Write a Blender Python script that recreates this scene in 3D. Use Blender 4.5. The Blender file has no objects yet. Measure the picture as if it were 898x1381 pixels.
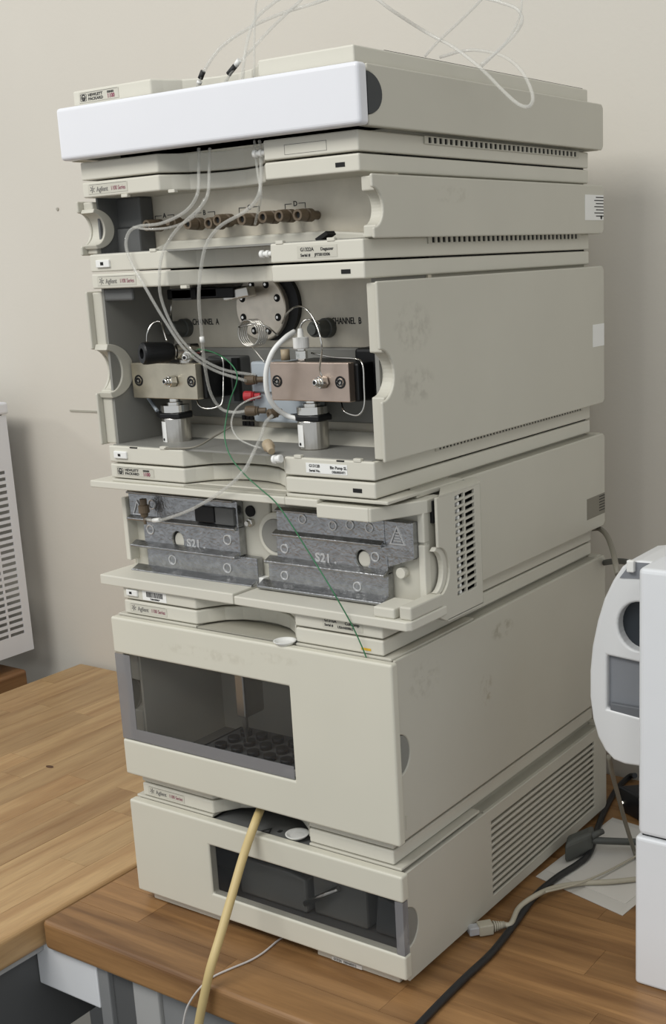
import bpy, bmesh, math, random
from mathutils import Vector, Matrix, Euler
from mathutils.noise import noise as mnoise
random.seed(7)
S = bpy.context.scene
C = S.collection
W_, H_ = 898, 1381
# ------------------------------------------------------------------ camera
CAM = Vector((0.92159375, -0.83654974, 0.66028823))
EUL = Euler((1.33084659, 0.04569939, 0.59945608), 'XYZ')
FPX = 1655.7286; CX = 449 + 79.32; CY = 690.5 + 67.72
cd = bpy.data.cameras.new('camera'); cam = bpy.data.objects.new('camera', cd); C.objects.link(cam)
cam.location = CAM; cam.rotation_euler = EUL
cd.sensor_fit = 'VERTICAL'; cd.sensor_height = 36; cd.lens = FPX * 36 / H_
cd.shift_x = -(CX - W_ / 2) / H_; cd.shift_y = (CY - H_ / 2) / H_
cd.clip_start = .01; cd.clip_end = 60
S.camera = cam
RM = EUL.to_matrix()
def on(u, v, ax, val):
    """the point of the real plane (axis ax = val) that the photograph shows at u, v"""
    d = RM @ Vector(((u - CX) / FPX, -(v - CY) / FPX, -1)); t = (val - CAM[ax]) / d[ax]
    return CAM + t * d
def Y(u, v, y=0.0): return on(u, v, 1, y)
def X(u, v, x=0.3345): return on(u, v, 0, x)
def Z(u, v, z=0.0): return on(u, v, 2, z)
# ------------------------------------------------------------------ light
wd = bpy.data.worlds.new('world'); S.world = wd; wd.use_nodes = True
bg = wd.node_tree.nodes['Background']; bg.inputs[0].default_value = (.93, .965, 1, 1); bg.inputs[1].default_value = .62
def area(name, loc, target, size, size_y, power, col):
    l = bpy.data.lights.new(name, 'AREA'); l.shape = 'RECTANGLE'; l.size = size; l.size_y = size_y; l.energy = power; l.color = col
    o = bpy.data.objects.new(name, l); C.objects.link(o); o.location = loc
    o.rotation_euler = (Vector(target) - Vector(loc)).to_track_quat('-Z', 'Y').to_euler()
area('ceiling_lamp', (-.2, -1.5, 2.0), (0, .1, .4), 1.3, .7, 29, (1, .985, .95))
area('ceiling_lamp', (-2.6, -.95, 1.45), (-.6, .5, .3), .25, .25, 7.5, (1, .97, .92))
area('ceiling_lamp', (1.9, -1.9, 1.85), (.3, .2, .35), .5, .5, 8, (1, .985, .95))
S.view_settings.view_transform = 'Standard'; S.view_settings.look = 'None'
S.view_settings.exposure = 0.0; S.view_settings.gamma = 1; S.view_settings.use_curve_mapping = False
# ------------------------------------------------------------------ materials
def lin(c): return tuple(((x / 255) / 12.92 if x <= 10 else ((x / 255 + .055) / 1.055) ** 2.4) for x in c)
def mat(name, rgb, rough=.5, metal=0.0, bump=0.0, bscale=600, var=0.0, vscale=20, stains=None, emit=0, coat=0, spec=.5):
    m = bpy.data.materials.new(name); m.use_nodes = True; nt = m.node_tree; N = nt.nodes; L = nt.links
    b = N['Principled BSDF']; c = lin(rgb)
    b.inputs['Base Color'].default_value = (*c, 1); b.inputs['Roughness'].default_value = rough; b.inputs['Metallic'].default_value = metal
    b.inputs['Coat Weight'].default_value = coat; b.inputs['Specular IOR Level'].default_value = spec
    g = N.new('ShaderNodeNewGeometry'); out = None
    if var:
        n = N.new('ShaderNodeTexNoise'); n.inputs['Scale'].default_value = vscale; n.inputs['Detail'].default_value = 6
        L.new(g.outputs['Position'], n.inputs['Vector'])
        r = N.new('ShaderNodeMapRange'); r.inputs[1].default_value = .3; r.inputs[2].default_value = .7
        r.inputs[3].default_value = 1 - var; r.inputs[4].default_value = 1 + var * .4; L.new(n.outputs[0], r.inputs[0])
        mx = N.new('ShaderNodeVectorMath'); mx.operation = 'SCALE'; mx.inputs[0].default_value = c; L.new(r.outputs[0], mx.inputs['Scale']); out = mx.outputs[0]
    for (p, sx, sy, sz, amt, tint) in (stains or []):
        s = N.new('ShaderNodeVectorMath'); s.operation = 'SUBTRACT'; L.new(g.outputs['Position'], s.inputs[0]); s.inputs[1].default_value = p
        d = N.new('ShaderNodeVectorMath'); d.operation = 'DIVIDE'; L.new(s.outputs[0], d.inputs[0]); d.inputs[1].default_value = (sx, sy, sz)
        ln = N.new('ShaderNodeVectorMath'); ln.operation = 'LENGTH'; L.new(d.outputs[0], ln.inputs[0])
        r1 = N.new('ShaderNodeMapRange'); r1.inputs[1].default_value = .6; r1.inputs[2].default_value = 1; r1.inputs[3].default_value = 1; r1.inputs[4].default_value = 0; L.new(ln.outputs['Value'], r1.inputs[0])
        n = N.new('ShaderNodeTexNoise'); n.inputs['Scale'].default_value = 130; n.inputs['Detail'].default_value = 8; L.new(g.outputs['Position'], n.inputs['Vector'])
        r2 = N.new('ShaderNodeMapRange'); r2.inputs[1].default_value = .45; r2.inputs[2].default_value = .62; r2.inputs[3].default_value = 0; r2.inputs[4].default_value = amt; L.new(n.outputs[0], r2.inputs[0])
        mu = N.new('ShaderNodeMath'); mu.operation = 'MULTIPLY'; L.new(r1.outputs[0], mu.inputs[0]); L.new(r2.outputs[0], mu.inputs[1])
        mi = N.new('ShaderNodeMix'); mi.data_type = 'RGBA'; L.new(mu.outputs[0], mi.inputs[0])
        if out: L.new(out, mi.inputs[6])
        else: mi.inputs[6].default_value = (*c, 1)
        mi.inputs[7].default_value = (*lin(tint), 1); out = mi.outputs[2]
    if out: L.new(out, b.inputs['Base Color'])
    if bump:
        n = N.new('ShaderNodeTexNoise'); n.inputs['Scale'].default_value = bscale; n.inputs['Detail'].default_value = 3; L.new(g.outputs['Position'], n.inputs['Vector'])
        bp = N.new('ShaderNodeBump'); bp.inputs['Strength'].default_value = bump; bp.inputs['Distance'].default_value = .0005
        L.new(n.outputs[0], bp.inputs['Height']); L.new(bp.outputs[0], b.inputs['Normal'])
    if emit:
        b.inputs['Emission Color'].default_value = (*c, 1); b.inputs['Emission Strength'].default_value = emit
    return m
stn = [((.3345, .05, .605), .02, .032, .024, .30, (140, 135, 124)), ((.3345, .052, .556), .02, .032, .018, .34, (140, 135, 124)),
       ((.3345, .155, .246), .02, .014, .018, .6, (156, 144, 118)), ((.3345, .19, .298), .02, .024, .010, .45, (132, 122, 98)),
       ((.3345, .045, .29), .02, .03, .02, .22, (130, 122, 102)), ((.3345, .12, .715), .02, .04, .008, .18, (140, 132, 112))]
putty = mat('putty_plastic', (194, 191, 178), .5, bump=.10, var=.03, vscale=9, stains=stn)
putty_l = mat('putty_light', (205, 202, 189), .45, bump=.05, var=.02)
putty_d = mat('putty_inner', (168, 165, 152), .6, var=.05)
door_m = mat('door_plastic', (206, 203, 188), .45, bump=.06, var=.025, vscale=12, stains=[((.12, -.012, .300), .07, .02, .007, .22, (160, 152, 130)), ((.2, -.012, .308), .04, .02, .006, .2, (160, 152, 130))])
white_m = mat('white_panel', (222, 223, 227), .35, bump=.03, var=.01)
white_l = mat('white_label', (232, 232, 228), .5)
white_box = mat('white_enamel', (224, 226, 228), .4, bump=.05, var=.015, vscale=30)
round_m = mat('white_round_housing', (222, 223, 223), .35)
grey_rec = mat('grey_recess', (128, 131, 136), .5)
dark_d = mat('dark_disc', (38, 44, 50), .4)
black = mat('black_plastic', (15, 16, 17), .45, spec=.35)
blackish = mat('dark_gap', (12, 12, 12), .8)
grey_in = mat('interior_grey', (138, 137, 131), .55, metal=.15, var=.06, vscale=8)
grey_dk = mat('interior_dark_grey', (92, 93, 92), .6, var=.08)
plate_m = mat('sheet_steel', (212, 205, 188), .42, metal=.12, bump=.08, bscale=300, var=.10, vscale=40)
steel = mat('brushed_steel', (206, 203, 196), .28, metal=1, var=.08, vscale=80)
steel_h = mat('pump_head_steel', (192, 174, 160), .34, metal=.9, var=.10, vscale=60)
chrome = mat('polished_steel', (226, 224, 218), .14, metal=1)
alu = mat('cast_aluminium', (168, 169, 170), .27, metal=.95, bump=1.0, bscale=330, var=.25, vscale=150)
alu_l = mat('aluminium_edge', (206, 206, 205), .32, metal=.7)
brown = mat('brown_fitting', (98, 84, 66), .5)
tan_p = mat('tan_fitting', (168, 152, 126), .5)
tan_t = mat('tan_tubing', (200, 178, 124), .45)
red = mat('red_fitting', (176, 44, 50), .45)
green = mat('green_wire', (46, 112, 72), .45)
ink = mat('black_ink', (28, 28, 28), .6)
ink_g = mat('grey_ink', (110, 108, 104), .6)
ink_r = mat('maroon_ink', (134, 62, 84), .6)
blue_g = mat('pale_blue_block', (172, 180, 186), .45)
white_pl = mat('white_plastic', (228, 228, 224), .35)
wire_w = mat('white_wire', (206, 202, 198), .45)
grey_cab = mat('grey_cable', (128, 124, 112), .5)
dgrey_cab = mat('dark_grey_plastic', (84, 86, 82), .55)
beige_cab = mat('beige_cable', (178, 172, 154), .5)
black_cab = mat('black_cable', (30, 31, 33), .4)
paper_m = mat('paper', (206, 203, 196), .7)
grey_met = mat('grey_powder_coat', (132, 133, 133), .5, var=.04)
dgrey_met = mat('dark_grey_powder_coat', (88, 89, 89), .55, var=.04)
lgrey_met = mat('light_grey_powder_coat', (168, 168, 166), .5)
wallm = mat('beige_wall_paint', (208, 203, 192), .8, bump=.35, bscale=180, var=.035, vscale=2.5)
floorm = mat('grey_floor', (92, 90, 86), .6, var=.1)
yel = mat('yellow_sticker', (214, 170, 40), .5)
def clear(name, base, a0, rough=.15):
    m = bpy.data.materials.new(name); m.use_nodes = True; N = m.node_tree.nodes; L = m.node_tree.links
    b = N['Principled BSDF']; b.inputs['Base Color'].default_value = (*lin(base), 1); b.inputs['Roughness'].default_value = rough
    t = N.new('ShaderNodeBsdfTransparent'); mx = N.new('ShaderNodeMixShader'); mx.inputs[0].default_value = a0
    L.new(t.outputs[0], mx.inputs[1]); L.new(b.outputs[0], mx.inputs[2]); L.new(mx.outputs[0], N['Material Output'].inputs[0])
    return m
clear_t = clear('clear_tubing', (214, 213, 206), .33, .12)
smoke = clear('tinted_window', (58, 60, 62), .20, .06)
smoke2 = clear('tinted_window_edge', (140, 140, 142), .62, .2)
rjm = clear('clear_plug', (220, 222, 226), .5, .08)
def wood(name, axis, c1, c2):
    m = bpy.data.materials.new(name); m.use_nodes = True; N = m.node_tree.nodes; L = m.node_tree.links; b = N['Principled BSDF']
    oi = N.new('ShaderNodeObjectInfo'); g = N.new('ShaderNodeNewGeometry')
    mp = N.new('ShaderNodeVectorMath'); mp.operation = 'MULTIPLY'; sc = [42, 42, 42]; sc[axis] = 3.2; mp.inputs[1].default_value = sc; L.new(g.outputs['Position'], mp.inputs[0])
    rv = N.new('ShaderNodeVectorMath'); rv.operation = 'SCALE'; rv.inputs[0].default_value = (37, 71, 53); L.new(oi.outputs['Random'], rv.inputs['Scale'])
    ad = N.new('ShaderNodeVectorMath'); L.new(mp.outputs[0], ad.inputs[0]); L.new(rv.outputs[0], ad.inputs[1])
    n = N.new('ShaderNodeTexNoise'); n.inputs['Scale'].default_value = 1; n.inputs['Detail'].default_value = 7; n.inputs['Distortion'].default_value = .6; L.new(ad.outputs[0], n.inputs['Vector'])
    mp2 = N.new('ShaderNodeVectorMath'); mp2.operation = 'SCALE'; mp2.inputs['Scale'].default_value = 9; L.new(ad.outputs[0], mp2.inputs[0])
    n2 = N.new('ShaderNodeTexNoise'); n2.inputs['Scale'].default_value = 1; n2.inputs['Detail'].default_value = 3; L.new(mp2.outputs[0], n2.inputs['Vector'])
    rr = N.new('ShaderNodeValToRGB'); rr.color_ramp.elements[0].position = .28; rr.color_ramp.elements[0].color = (*lin(c2), 1)
    rr.color_ramp.elements[1].position = .62; rr.color_ramp.elements[1].color = (*lin(c1), 1); L.new(n.outputs[0], rr.inputs[0])
    m1 = N.new('ShaderNodeMapRange'); m1.inputs[3].default_value = .84; m1.inputs[4].default_value = 1.06; L.new(oi.outputs['Random'], m1.inputs[0])
    m2 = N.new('ShaderNodeMapRange'); m2.inputs[1].default_value = .35; m2.inputs[2].default_value = .65; m2.inputs[3].default_value = .92; m2.inputs[4].default_value = 1.04; L.new(n2.outputs[0], m2.inputs[0])
    mm = N.new('ShaderNodeMath'); mm.operation = 'MULTIPLY'; L.new(m1.outputs[0], mm.inputs[0]); L.new(m2.outputs[0], mm.inputs[1])
    sc2 = N.new('ShaderNodeVectorMath'); sc2.operation = 'SCALE'; L.new(rr.outputs[0], sc2.inputs[0]); L.new(mm.outputs[0], sc2.inputs['Scale'])
    L.new(sc2.outputs[0], b.inputs['Base Color']); b.inputs['Roughness'].default_value = .42
    bp = N.new('ShaderNodeBump'); bp.inputs['Strength'].default_value = .12; bp.inputs['Distance'].default_value = .0004; L.new(n2.outputs[0], bp.inputs['Height']); L.new(bp.outputs[0], b.inputs['Normal'])
    return m
wood_y = wood('beech_wood_long', 1, (186, 154, 110), (154, 118, 78))
wood_x = wood('beech_wood_cross', 0, (162, 122, 78), (112, 79, 47))
wood_b = wood('beech_wood_brown', 1, (168, 126, 84), (128, 90, 58))
# ------------------------------------------------------------------ object helpers
def thing(name, label, cat, loc, group=None):
    o = bpy.data.objects.new(name, None); C.objects.link(o); o.location = loc; o.empty_display_size = .03
    o['label'] = label; o['category'] = cat
    if group: o['group'] = group
    return o
def tag(o, label, cat, group=None):
    o['label'] = label; o['category'] = cat
    if group: o['group'] = group
    return o
class MB:
    def __init__(s): s.b = bmesh.new()
    def box(s, x0, x1, y0, y1, z0, z1):
        v = [s.b.verts.new((x, y, z)) for x in (x0, x1) for y in (y0, y1) for z in (z0, z1)]
        for f in ((0, 1, 3, 2), (4, 6, 7, 5), (0, 4, 5, 1), (2, 3, 7, 6), (0, 2, 6, 4), (1, 5, 7, 3)): s.b.faces.new([v[i] for i in f])
        return s
    def obox(s, c, ax, ay, az):
        c = Vector(c); v = [s.b.verts.new(c + i * Vector(ax) + j * Vector(ay) + k * Vector(az)) for i in (-1, 1) for j in (-1, 1) for k in (-1, 1)]
        for f in ((0, 1, 3, 2), (4, 6, 7, 5), (0, 4, 5, 1), (2, 3, 7, 6), (0, 2, 6, 4), (1, 5, 7, 3)): s.b.faces.new([v[i] for i in f])
        return s
    def prism(s, pts, d0, d1, pl='T', holes=()):
        """outline (and holes) in a plane, extruded between d0 and d1. T: x,y along z. F: x,z along y. S: y,z along x"""
        def P(p, d): return {'T': (p[0], p[1], d), 'F': (p[0], d, p[1]), 'S': (d, p[0], p[1])}[pl]
        t = bmesh.new(); loops = []; ed = []
        for lp in [pts, *holes]:
            vs = [t.verts.new(P(p, d0)) for p in lp]; loops.append(vs)
            for i in range(len(vs)): ed.append(t.edges.new((vs[i], vs[(i + 1) % len(vs)])))
        if holes: bmesh.ops.triangle_fill(t, use_beauty=True, use_dissolve=False, edges=ed)
        else: t.faces.new(loops[0])
        fs = list(t.faces); r = bmesh.ops.duplicate(t, geom=fs + ed + [v for l in loops for v in l]); mp = r['vert_map']
        for l in loops:
            for v in l:
                w = mp[v]; w.co = Vector(P({'T': (v.co.x, v.co.y), 'F': (v.co.x, v.co.z), 'S': (v.co.y, v.co.z)}[pl], d1))
        for l in loops:
            for i in range(len(l)): a, b = l[i], l[(i + 1) % len(l)]; t.faces.new((a, b, mp[b], mp[a]))
        bmesh.ops.recalc_face_normals(t, faces=t.faces)
        me = bpy.data.meshes.new('t'); t.to_mesh(me); t.free(); s.b.from_mesh(me); bpy.data.meshes.remove(me)
        return s
    def cyl(s, a, b, r, r2=None, n=24, caps=True):
        a = Vector(a); b = Vector(b); r2 = r if r2 is None else r2; d = (b - a).normalized()
        u = d.orthogonal().normalized(); w = d.cross(u)
        R1 = [s.b.verts.new(a + r * (math.cos(t) * u + math.sin(t) * w)) for t in [2 * math.pi * i / n for i in range(n)]]
        R2 = [s.b.verts.new(b + r2 * (math.cos(t) * u + math.sin(t) * w)) for t in [2 * math.pi * i / n for i in range(n)]]
        for i in range(n):
            f = s.b.faces.new((R1[i], R1[(i + 1) % n], R2[(i + 1) % n], R2[i])); f.smooth = n > 8
        if caps: s.b.faces.new(R1[::-1]); s.b.faces.new(R2)
        return s
    def lathe(s, a, b, prof, n=28):
        """prof: (t along a-b in metres, radius); a closed turned piece"""
        a = Vector(a); d = (Vector(b) - a).normalized(); u = d.orthogonal().normalized(); w = d.cross(u); rings = []
        for t, r in prof:
            rings.append([s.b.verts.new(a + d * t + max(r, 1e-5) * (math.cos(q) * u + math.sin(q) * w)) for q in [2 * math.pi * i / n for i in range(n)]])
        for A, B in zip(rings, rings[1:]):
            for i in range(n):
                f = s.b.faces.new((A[i], A[(i + 1) % n], B[(i + 1) % n], B[i]))
        s.b.faces.new(rings[0][::-1]); s.b.faces.new(rings[-1])
        return s
    def tube(s, pts, r, n=10, step=6):
        P = [Vector(p) for p in pts]
        if step > 1 and len(P) > 2:
            Q = []
            E = [2 * P[0] - P[1]] + P + [2 * P[-1] - P[-2]]
            for i in range(1, len(E) - 2):
                a, b, c, d = E[i - 1:i + 3]
                for k in range(step):
                    t = k / step
                    Q.append(.5 * ((2 * b) + (c - a) * t + (2 * a - 5 * b + 4 * c - d) * t * t + (3 * b - a - 3 * c + d) * t ** 3))
            Q.append(P[-1]); P = Q
        rings = []; u = None
        for i, p in enumerate(P):
            d = (P[min(i + 1, len(P) - 1)] - P[max(i - 1, 0)]).normalized()
            u = d.orthogonal().normalized() if u is None else (u - d * u.dot(d)).normalized()
            w = d.cross(u); rings.append([s.b.verts.new(p + r * (math.cos(q) * u + math.sin(q) * w)) for q in [2 * math.pi * k / n for k in range(n)]])
        for A, B in zip(rings, rings[1:]):
            for i in range(n):
                f = s.b.faces.new((A[i], A[(i + 1) % n], B[(i + 1) % n], B[i])); f.smooth = True
        s.b.faces.new(rings[0][::-1]); s.b.faces.new(rings[-1])
        return s
    def build(s, name, m, parent=None, bevel=0, seg=2, label=None, smooth=False, recalc=True):
        if recalc: bmesh.ops.recalc_face_normals(s.b, faces=s.b.faces)
        me = bpy.data.meshes.new(name); s.b.to_mesh(me); s.b.free(); me.materials.append(m)
        o = bpy.data.objects.new(name, me); C.objects.link(o)
        if smooth:
            for p in me.polygons: p.use_smooth = True
        if parent is not None:
            o.parent = parent
            if parent.type == 'EMPTY': o.location = -parent.location
        if bevel:
            b = o.modifiers.new('bevel', 'BEVEL'); b.width = bevel; b.segments = seg; b.limit_method = 'ANGLE'; b.angle_limit = math.radians(35)
        if label: o['label'] = label
        return o
def text(s, size, p, pl, m, parent, name='lettering', bold=.0, sx=1.0, tilt=0):
    cu = bpy.data.curves.new('txt', 'FONT'); cu.body = s; cu.size = size; cu.extrude = .00012; cu.offset = bold; cu.resolution_u = 3
    o = bpy.data.objects.new('txt', cu); C.objects.link(o); dg = bpy.context.evaluated_depsgraph_get(); dg.update()
    me = bpy.data.meshes.new_from_object(o.evaluated_get(dg)); bpy.data.objects.remove(o)
    R = {'F': Matrix(((1, 0, 0), (0, 0, -1), (0, 1, 0))), 'S': Matrix(((0, 0, 1), (1, 0, 0), (0, 1, 0))), 'T': Matrix.Identity(3)}[pl]
    for v in me.vertices: v.co = R @ (Matrix.Rotation(tilt, 3, 'Z') @ Vector((v.co.x * sx, v.co.y, v.co.z))) + Vector(p)
    me.materials.clear(); me.materials.append(m); o = bpy.data.objects.new(name, me); C.objects.link(o); o.parent = parent
    if parent.type == 'EMPTY': o.location = -parent.location
    return o
def rr(x0, x1, y0, y1, r=.003, n=4):
    o = []
    for cx, cy, a in ((x1 - r, y0 + r, -90), (x1 - r, y1 - r, 0), (x0 + r, y1 - r, 90), (x0 + r, y0 + r, 180)):
        for k in range(n + 1): t = math.radians(a + 90 * k / n); o.append((cx + r * math.cos(t), cy + r * math.sin(t)))
    return o
def ell(cx, cy, rx, ry, n=20): return [(cx + rx * math.cos(2 * math.pi * i / n), cy + ry * math.sin(2 * math.pi * i / n)) for i in range(n)]
# ------------------------------------------------------------------ setting
def struct(o): o['kind'] = 'structure'; return o
WY = .548
struct(MB().box(-3.2, 3.2, WY, WY + .1, -.85, 2.3).build('wall_back', wallm))
struct(MB().box(-3.2, 3.2, -3.2, WY + .1, -.90, -.85).build('floor', floorm))
mk = Y(95, 553, WY); mk2 = Y(134, 556, WY)
tag(MB().box(mk.x, mk2.x, WY - .002, WY, mk.z - .0022, mk.z + .0006).build('wall_rail', putty_d), 'short thin horizontal ridge on the wall left of the pump unit', 'rail')
tag(MB().cyl((Y(78, 282, WY).x, WY, Y(78, 282, WY).z), (Y(78, 282, WY).x, WY - .002, Y(78, 282, WY).z), .0024, n=12).build('wall_plug', putty_d), 'small round filled hole in the wall at upper left', 'plug')
# ------------------------------------------------------------------ worktops
def staves(parent, x0, x1, y0, y1, z0, z1, along, width, lens, m, rnd, alt=None):
    a0, a1, b0, b1 = (y0, y1, x0, x1) if along == 1 else (x0, x1, y0, y1)
    n = max(1, round((b1 - b0) / width)); w = (b1 - b0) / n
    for i in range(n):
        p = a0; first = True
        while p < a1 - 1e-4:
            L = rnd.uniform(*lens) * (rnd.random() * .8 + .1 if first else 1); first = False; q = min(a1, p + L)
            if a1 - q < .08: q = a1
            g = .00018; dz = rnd.uniform(0, .00015)
            bb = (b0 + i * w + (g if i else 0), b0 + (i + 1) * w - (g if i < n - 1 else 0)); aa = (p + (g if p > a0 else 0), q - (g if q < a1 else 0))
            mb = MB()
            if along == 1: mb.box(bb[0], bb[1], aa[0], aa[1], z0, z1 - dz)
            else: mb.box(aa[0], aa[1], bb[0], bb[1], z0, z1 - dz)
            # big rounding on outer edges of the slab
            def outer(e):
                c = (e.verts[0].co + e.verts[1].co) / 2; d = e.verts[0].co - e.verts[1].co; k = 0
                if abs(c.x - x0) < 1e-5 and abs(d.x) < 1e-5: k += 1
                if abs(c.x - x1) < 1e-5 and abs(d.x) < 1e-5: k += 1
                if abs(c.y - y0) < 1e-5 and abs(d.y) < 1e-5: k += 1
                if abs(c.y - y1) < 1e-5 and abs(d.y) < 1e-5: k += 1
                vert = abs(d.z) > 1e-3
                return (k >= 2) if vert else (k >= 1)
            es = [e for e in mb.b.edges if outer(e)]
            if es: bmesh.ops.bevel(mb.b, geom=es, offset=.0055, segments=4, profile=.5, affect='EDGES')
            mb.build('stave', (alt if alt and rnd.random() < .09 else m), parent)
            p = q
rd = random.Random(11)
tb = thing('worktop', 'brown butcher block worktop carrying the stacked instruments', 'worktop', (.4, .2, -.034))
staves(tb, -.073, 1.15, -.094, .538, -.034, 0, 0, .047, (.28, .6), wood_x, rd)
tl = thing('worktop', 'paler butcher block worktop left of the instrument stack, with a small dark knot', 'worktop', (-.4, .2, -.035))
staves(tl, -.719, -.0775, -.9, .538, -.035, -.0006, 1, .046, (.25, .62), wood_y, rd, wood_b)
kn = Z(67, 1034, -.0006)
kb = MB(); kb.prism(ell(kn.x, kn.y, .007, .0035, 14), -.0012, -.0003, 'T'); kb.build('knot', mat('wood_knot', (84, 56, 34), .6), tl)
tf = thing('worktop', 'dark brown wooden worktop corner under the perforated white unit at far left', 'worktop', (-1.1, .1, -.036))
staves(tf, -1.5, -.778, -.4, .468, -.036, .0, 1, .05, (.3, .6), wood_b, rd)
# frames below
def leg_frame(name, label, cat, xs, y0, y1, ztop, m, leg=.05):
    t = thing(name, label, cat, ((xs[0] + xs[-1]) / 2, (y0 + y1) / 2, -.85))
    MB().box(xs[0], xs[-1] + leg, y0, y0 + .03, ztop - .05, ztop).box(xs[0], xs[-1] + leg, y1 - .03, y1, ztop - .05, ztop).build('rail', m, t, .002)
    for x in xs:
        for y in (y0, y1 - leg): MB().box(x, x + leg, y, y + leg, -.85, ztop - .05).build('leg', m, t, .003)
    return t
a = Y(135, 1330, -.06); b = Y(206, 1350, -.06)
t = thing('table_frame', 'grey steel frame under the worktop with the instruments', 'table frame', (.5, .2, -.85))
MB().box(-.035, 1.1, .0, .03, -.075, -.034).build('rail', dgrey_met, t, .002)
MB().box(-.035, 1.1, .48, .51, -.075, -.034).build('rail', dgrey_met, t, .002)
for x, y in ((-.0355+.022, -.03), (1.04, -.03), (-.0135, .46), (1.04, .46)): MB().box(x, x + .055, y, y + .05, -.85, -.034 if y < 0 else -.075).build('leg', grey_met, t, .003)
qx = Y(137, 1372, -.086).x + .0008
MB().box(qx, qx + .016, -.086, -.05, -.6, -.034).build('post', grey_met, t, .0015)
MB().box(qx + .0165, qx + .048, -.080, -.07, -.6, -.034).build('panel', dgrey_met, t, .001)
MB().box(qx + .0485, qx + .085, -.083, -.06, -.6, -.034).build('side_cover', lgrey_met, t, .002)
MB().box(qx + .0855, 1.1, -.078, -.068, -.6, -.034).build('panel', grey_met, t, .001)
wb = thing('white_box', 'white enamelled box hanging under the corner of the brown worktop', 'box', (-.03, -.06, -.09))
p0 = Y(49, 1288, -.086); p1 = Y(137, 1372, -.086)
MB().box(p0.x, p1.x, -.086, -.076, p0.z - .034, -.0341).build('body', white_box, wb, .002)
t = thing('table_frame', 'grey steel frame under the paler left worktop', 'table frame', (-.4, .2, -.85))
MB().box(-.70, -.085, -.5, .50, -.043, -.035).build('mounting_plate', lgrey_met, t, .001)
for x in (-.155, -.66):
    for y in (-.24, .42): MB().box(x, x + .055, y, y + .055, -.85, -.043).build('leg', grey_met, t, .003)
MB().box(-.60, -.155, -.205, -.185, -.30, -.10).build('panel', dgrey_met, t, .002)
MB().box(-.155, -.10, -.185, .42, -.16, -.043).build('rail', dgrey_met, t, .002)
# ------------------------------------------------------------------ instrument modules
ZS = [0, .1376, .3390, .4796, .6631, .7471, .8282]
WL, DL = .3227, .4196
XR, XL = .3345, -.0118
def profile(y0=0.0, dx=0.0):
    """plan of a lid or tray: straight left part, curved recess, right block"""
    return [(dx, y0), (.100, y0), (.106, y0 + .010), (.116, y0 + .024), (.131, y0 + .033), (.150, y0 + .037), (.172, y0 + .036), (.192, y0 + .030), (.208, y0 + .019), (.2195, y0 + .006), (.2235, y0 + .028), (.2245, y0), (WL - dx, y0), (WL - dx, DL), (dx, DL)]
def spark(parent, x, y, z, r=.0028, m=ink_g):
    mb = MB()
    for k in range(6):
        a = math.pi * k / 3 + .3
        for q in (.35, .7, 1): mb.obox((x + r * q * math.cos(a), y, z + r * q * math.sin(a)), (.00045, 0, 0), (0, .0001, 0), (0, 0, .00045))
    mb.build('logo', m, parent)
def hp_logo(parent, x, y, z, s=.0048):
    MB().prism(rr(x, x + s * 1.35, z, z + s, .0008), y - .00015, y, 'F', [rr(x + .0005, x + s * 1.35 - .0005, z + .0004, z + s - .0004, .0006)]).prism(ell(x + s * .675, z + s * .5, s * .46, s * .46, 16), y - .0002, y, 'F', [ell(x + s * .675, z + s * .5, s * .3, s * .3, 16)]).build('logo', ink, parent)
    text('hp', s * .6, (x + s * .33, y - .0001, z + s * .3), 'F', ink, parent, bold=.00008)
def brand(root, z, kind, y=-.0004, x=.008):
    pl = MB().prism([(x, z - .0042), (x + .052, z - .0042), (x + .052, z + .0045), (x, z + .0045)], y, y + .0006, 'F').build('name_plate', putty, root)
    MB().box(x + .002, x + .051, y - .0002, y, z + .0042, z + .0045).build('line', ink_g, pl)
    if kind == 'a':
        spark(pl, x + .006, y, z); text('Agilent', .0062, (x + .0115, y - .0001, z - .0022), 'F', ink_g, pl, bold=.00006, sx=.86); text('1100 Series', .0053, (x + .0305, y - .0001, z - .0020), 'F', ink_r, pl, sx=.78)
    else:
        hp_logo(pl, x + .002, y, z - .0030, .0062); text('HEWLETT', .0034, (x + .0125, y - .0001, z + .0006), 'F', ink, pl, bold=.0001, sx=1.25); text('PACKARD', .0034, (x + .0125, y - .0001, z - .0028), 'F', ink, pl, bold=.0001, sx=1.25)
        text('SERIES', .0024, (x + .0375, y - .0001, z + .0012), 'F', ink, pl, bold=.00008, sx=1.3); text('1100', .0050, (x + .0375, y - .0001, z - .0030), 'F', ink_r, pl, bold=.00015, sx=.95)
def side_pts(z0, z1, y0, y1, nz=None, nr=.022, lower=None):
    """side panel outline (y,z) with the half-round finger notch on its front edge"""
    o = [(y0, z0)]; r = .004
    o += [(y1 - r, z0), (y1, z0 + r), (y1, z1 - r), (y1 - r, z1), (y0, z1)]
    if nz:
        o.append((y0, nz + nr))
        for k in range(1, 16):
            t = math.pi / 2 - math.pi * k / 16; o.append((y0 + nr * .9 * math.cos(t), nz + nr * math.sin(t)))
        o.append((y0, nz - nr))
    return o
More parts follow.
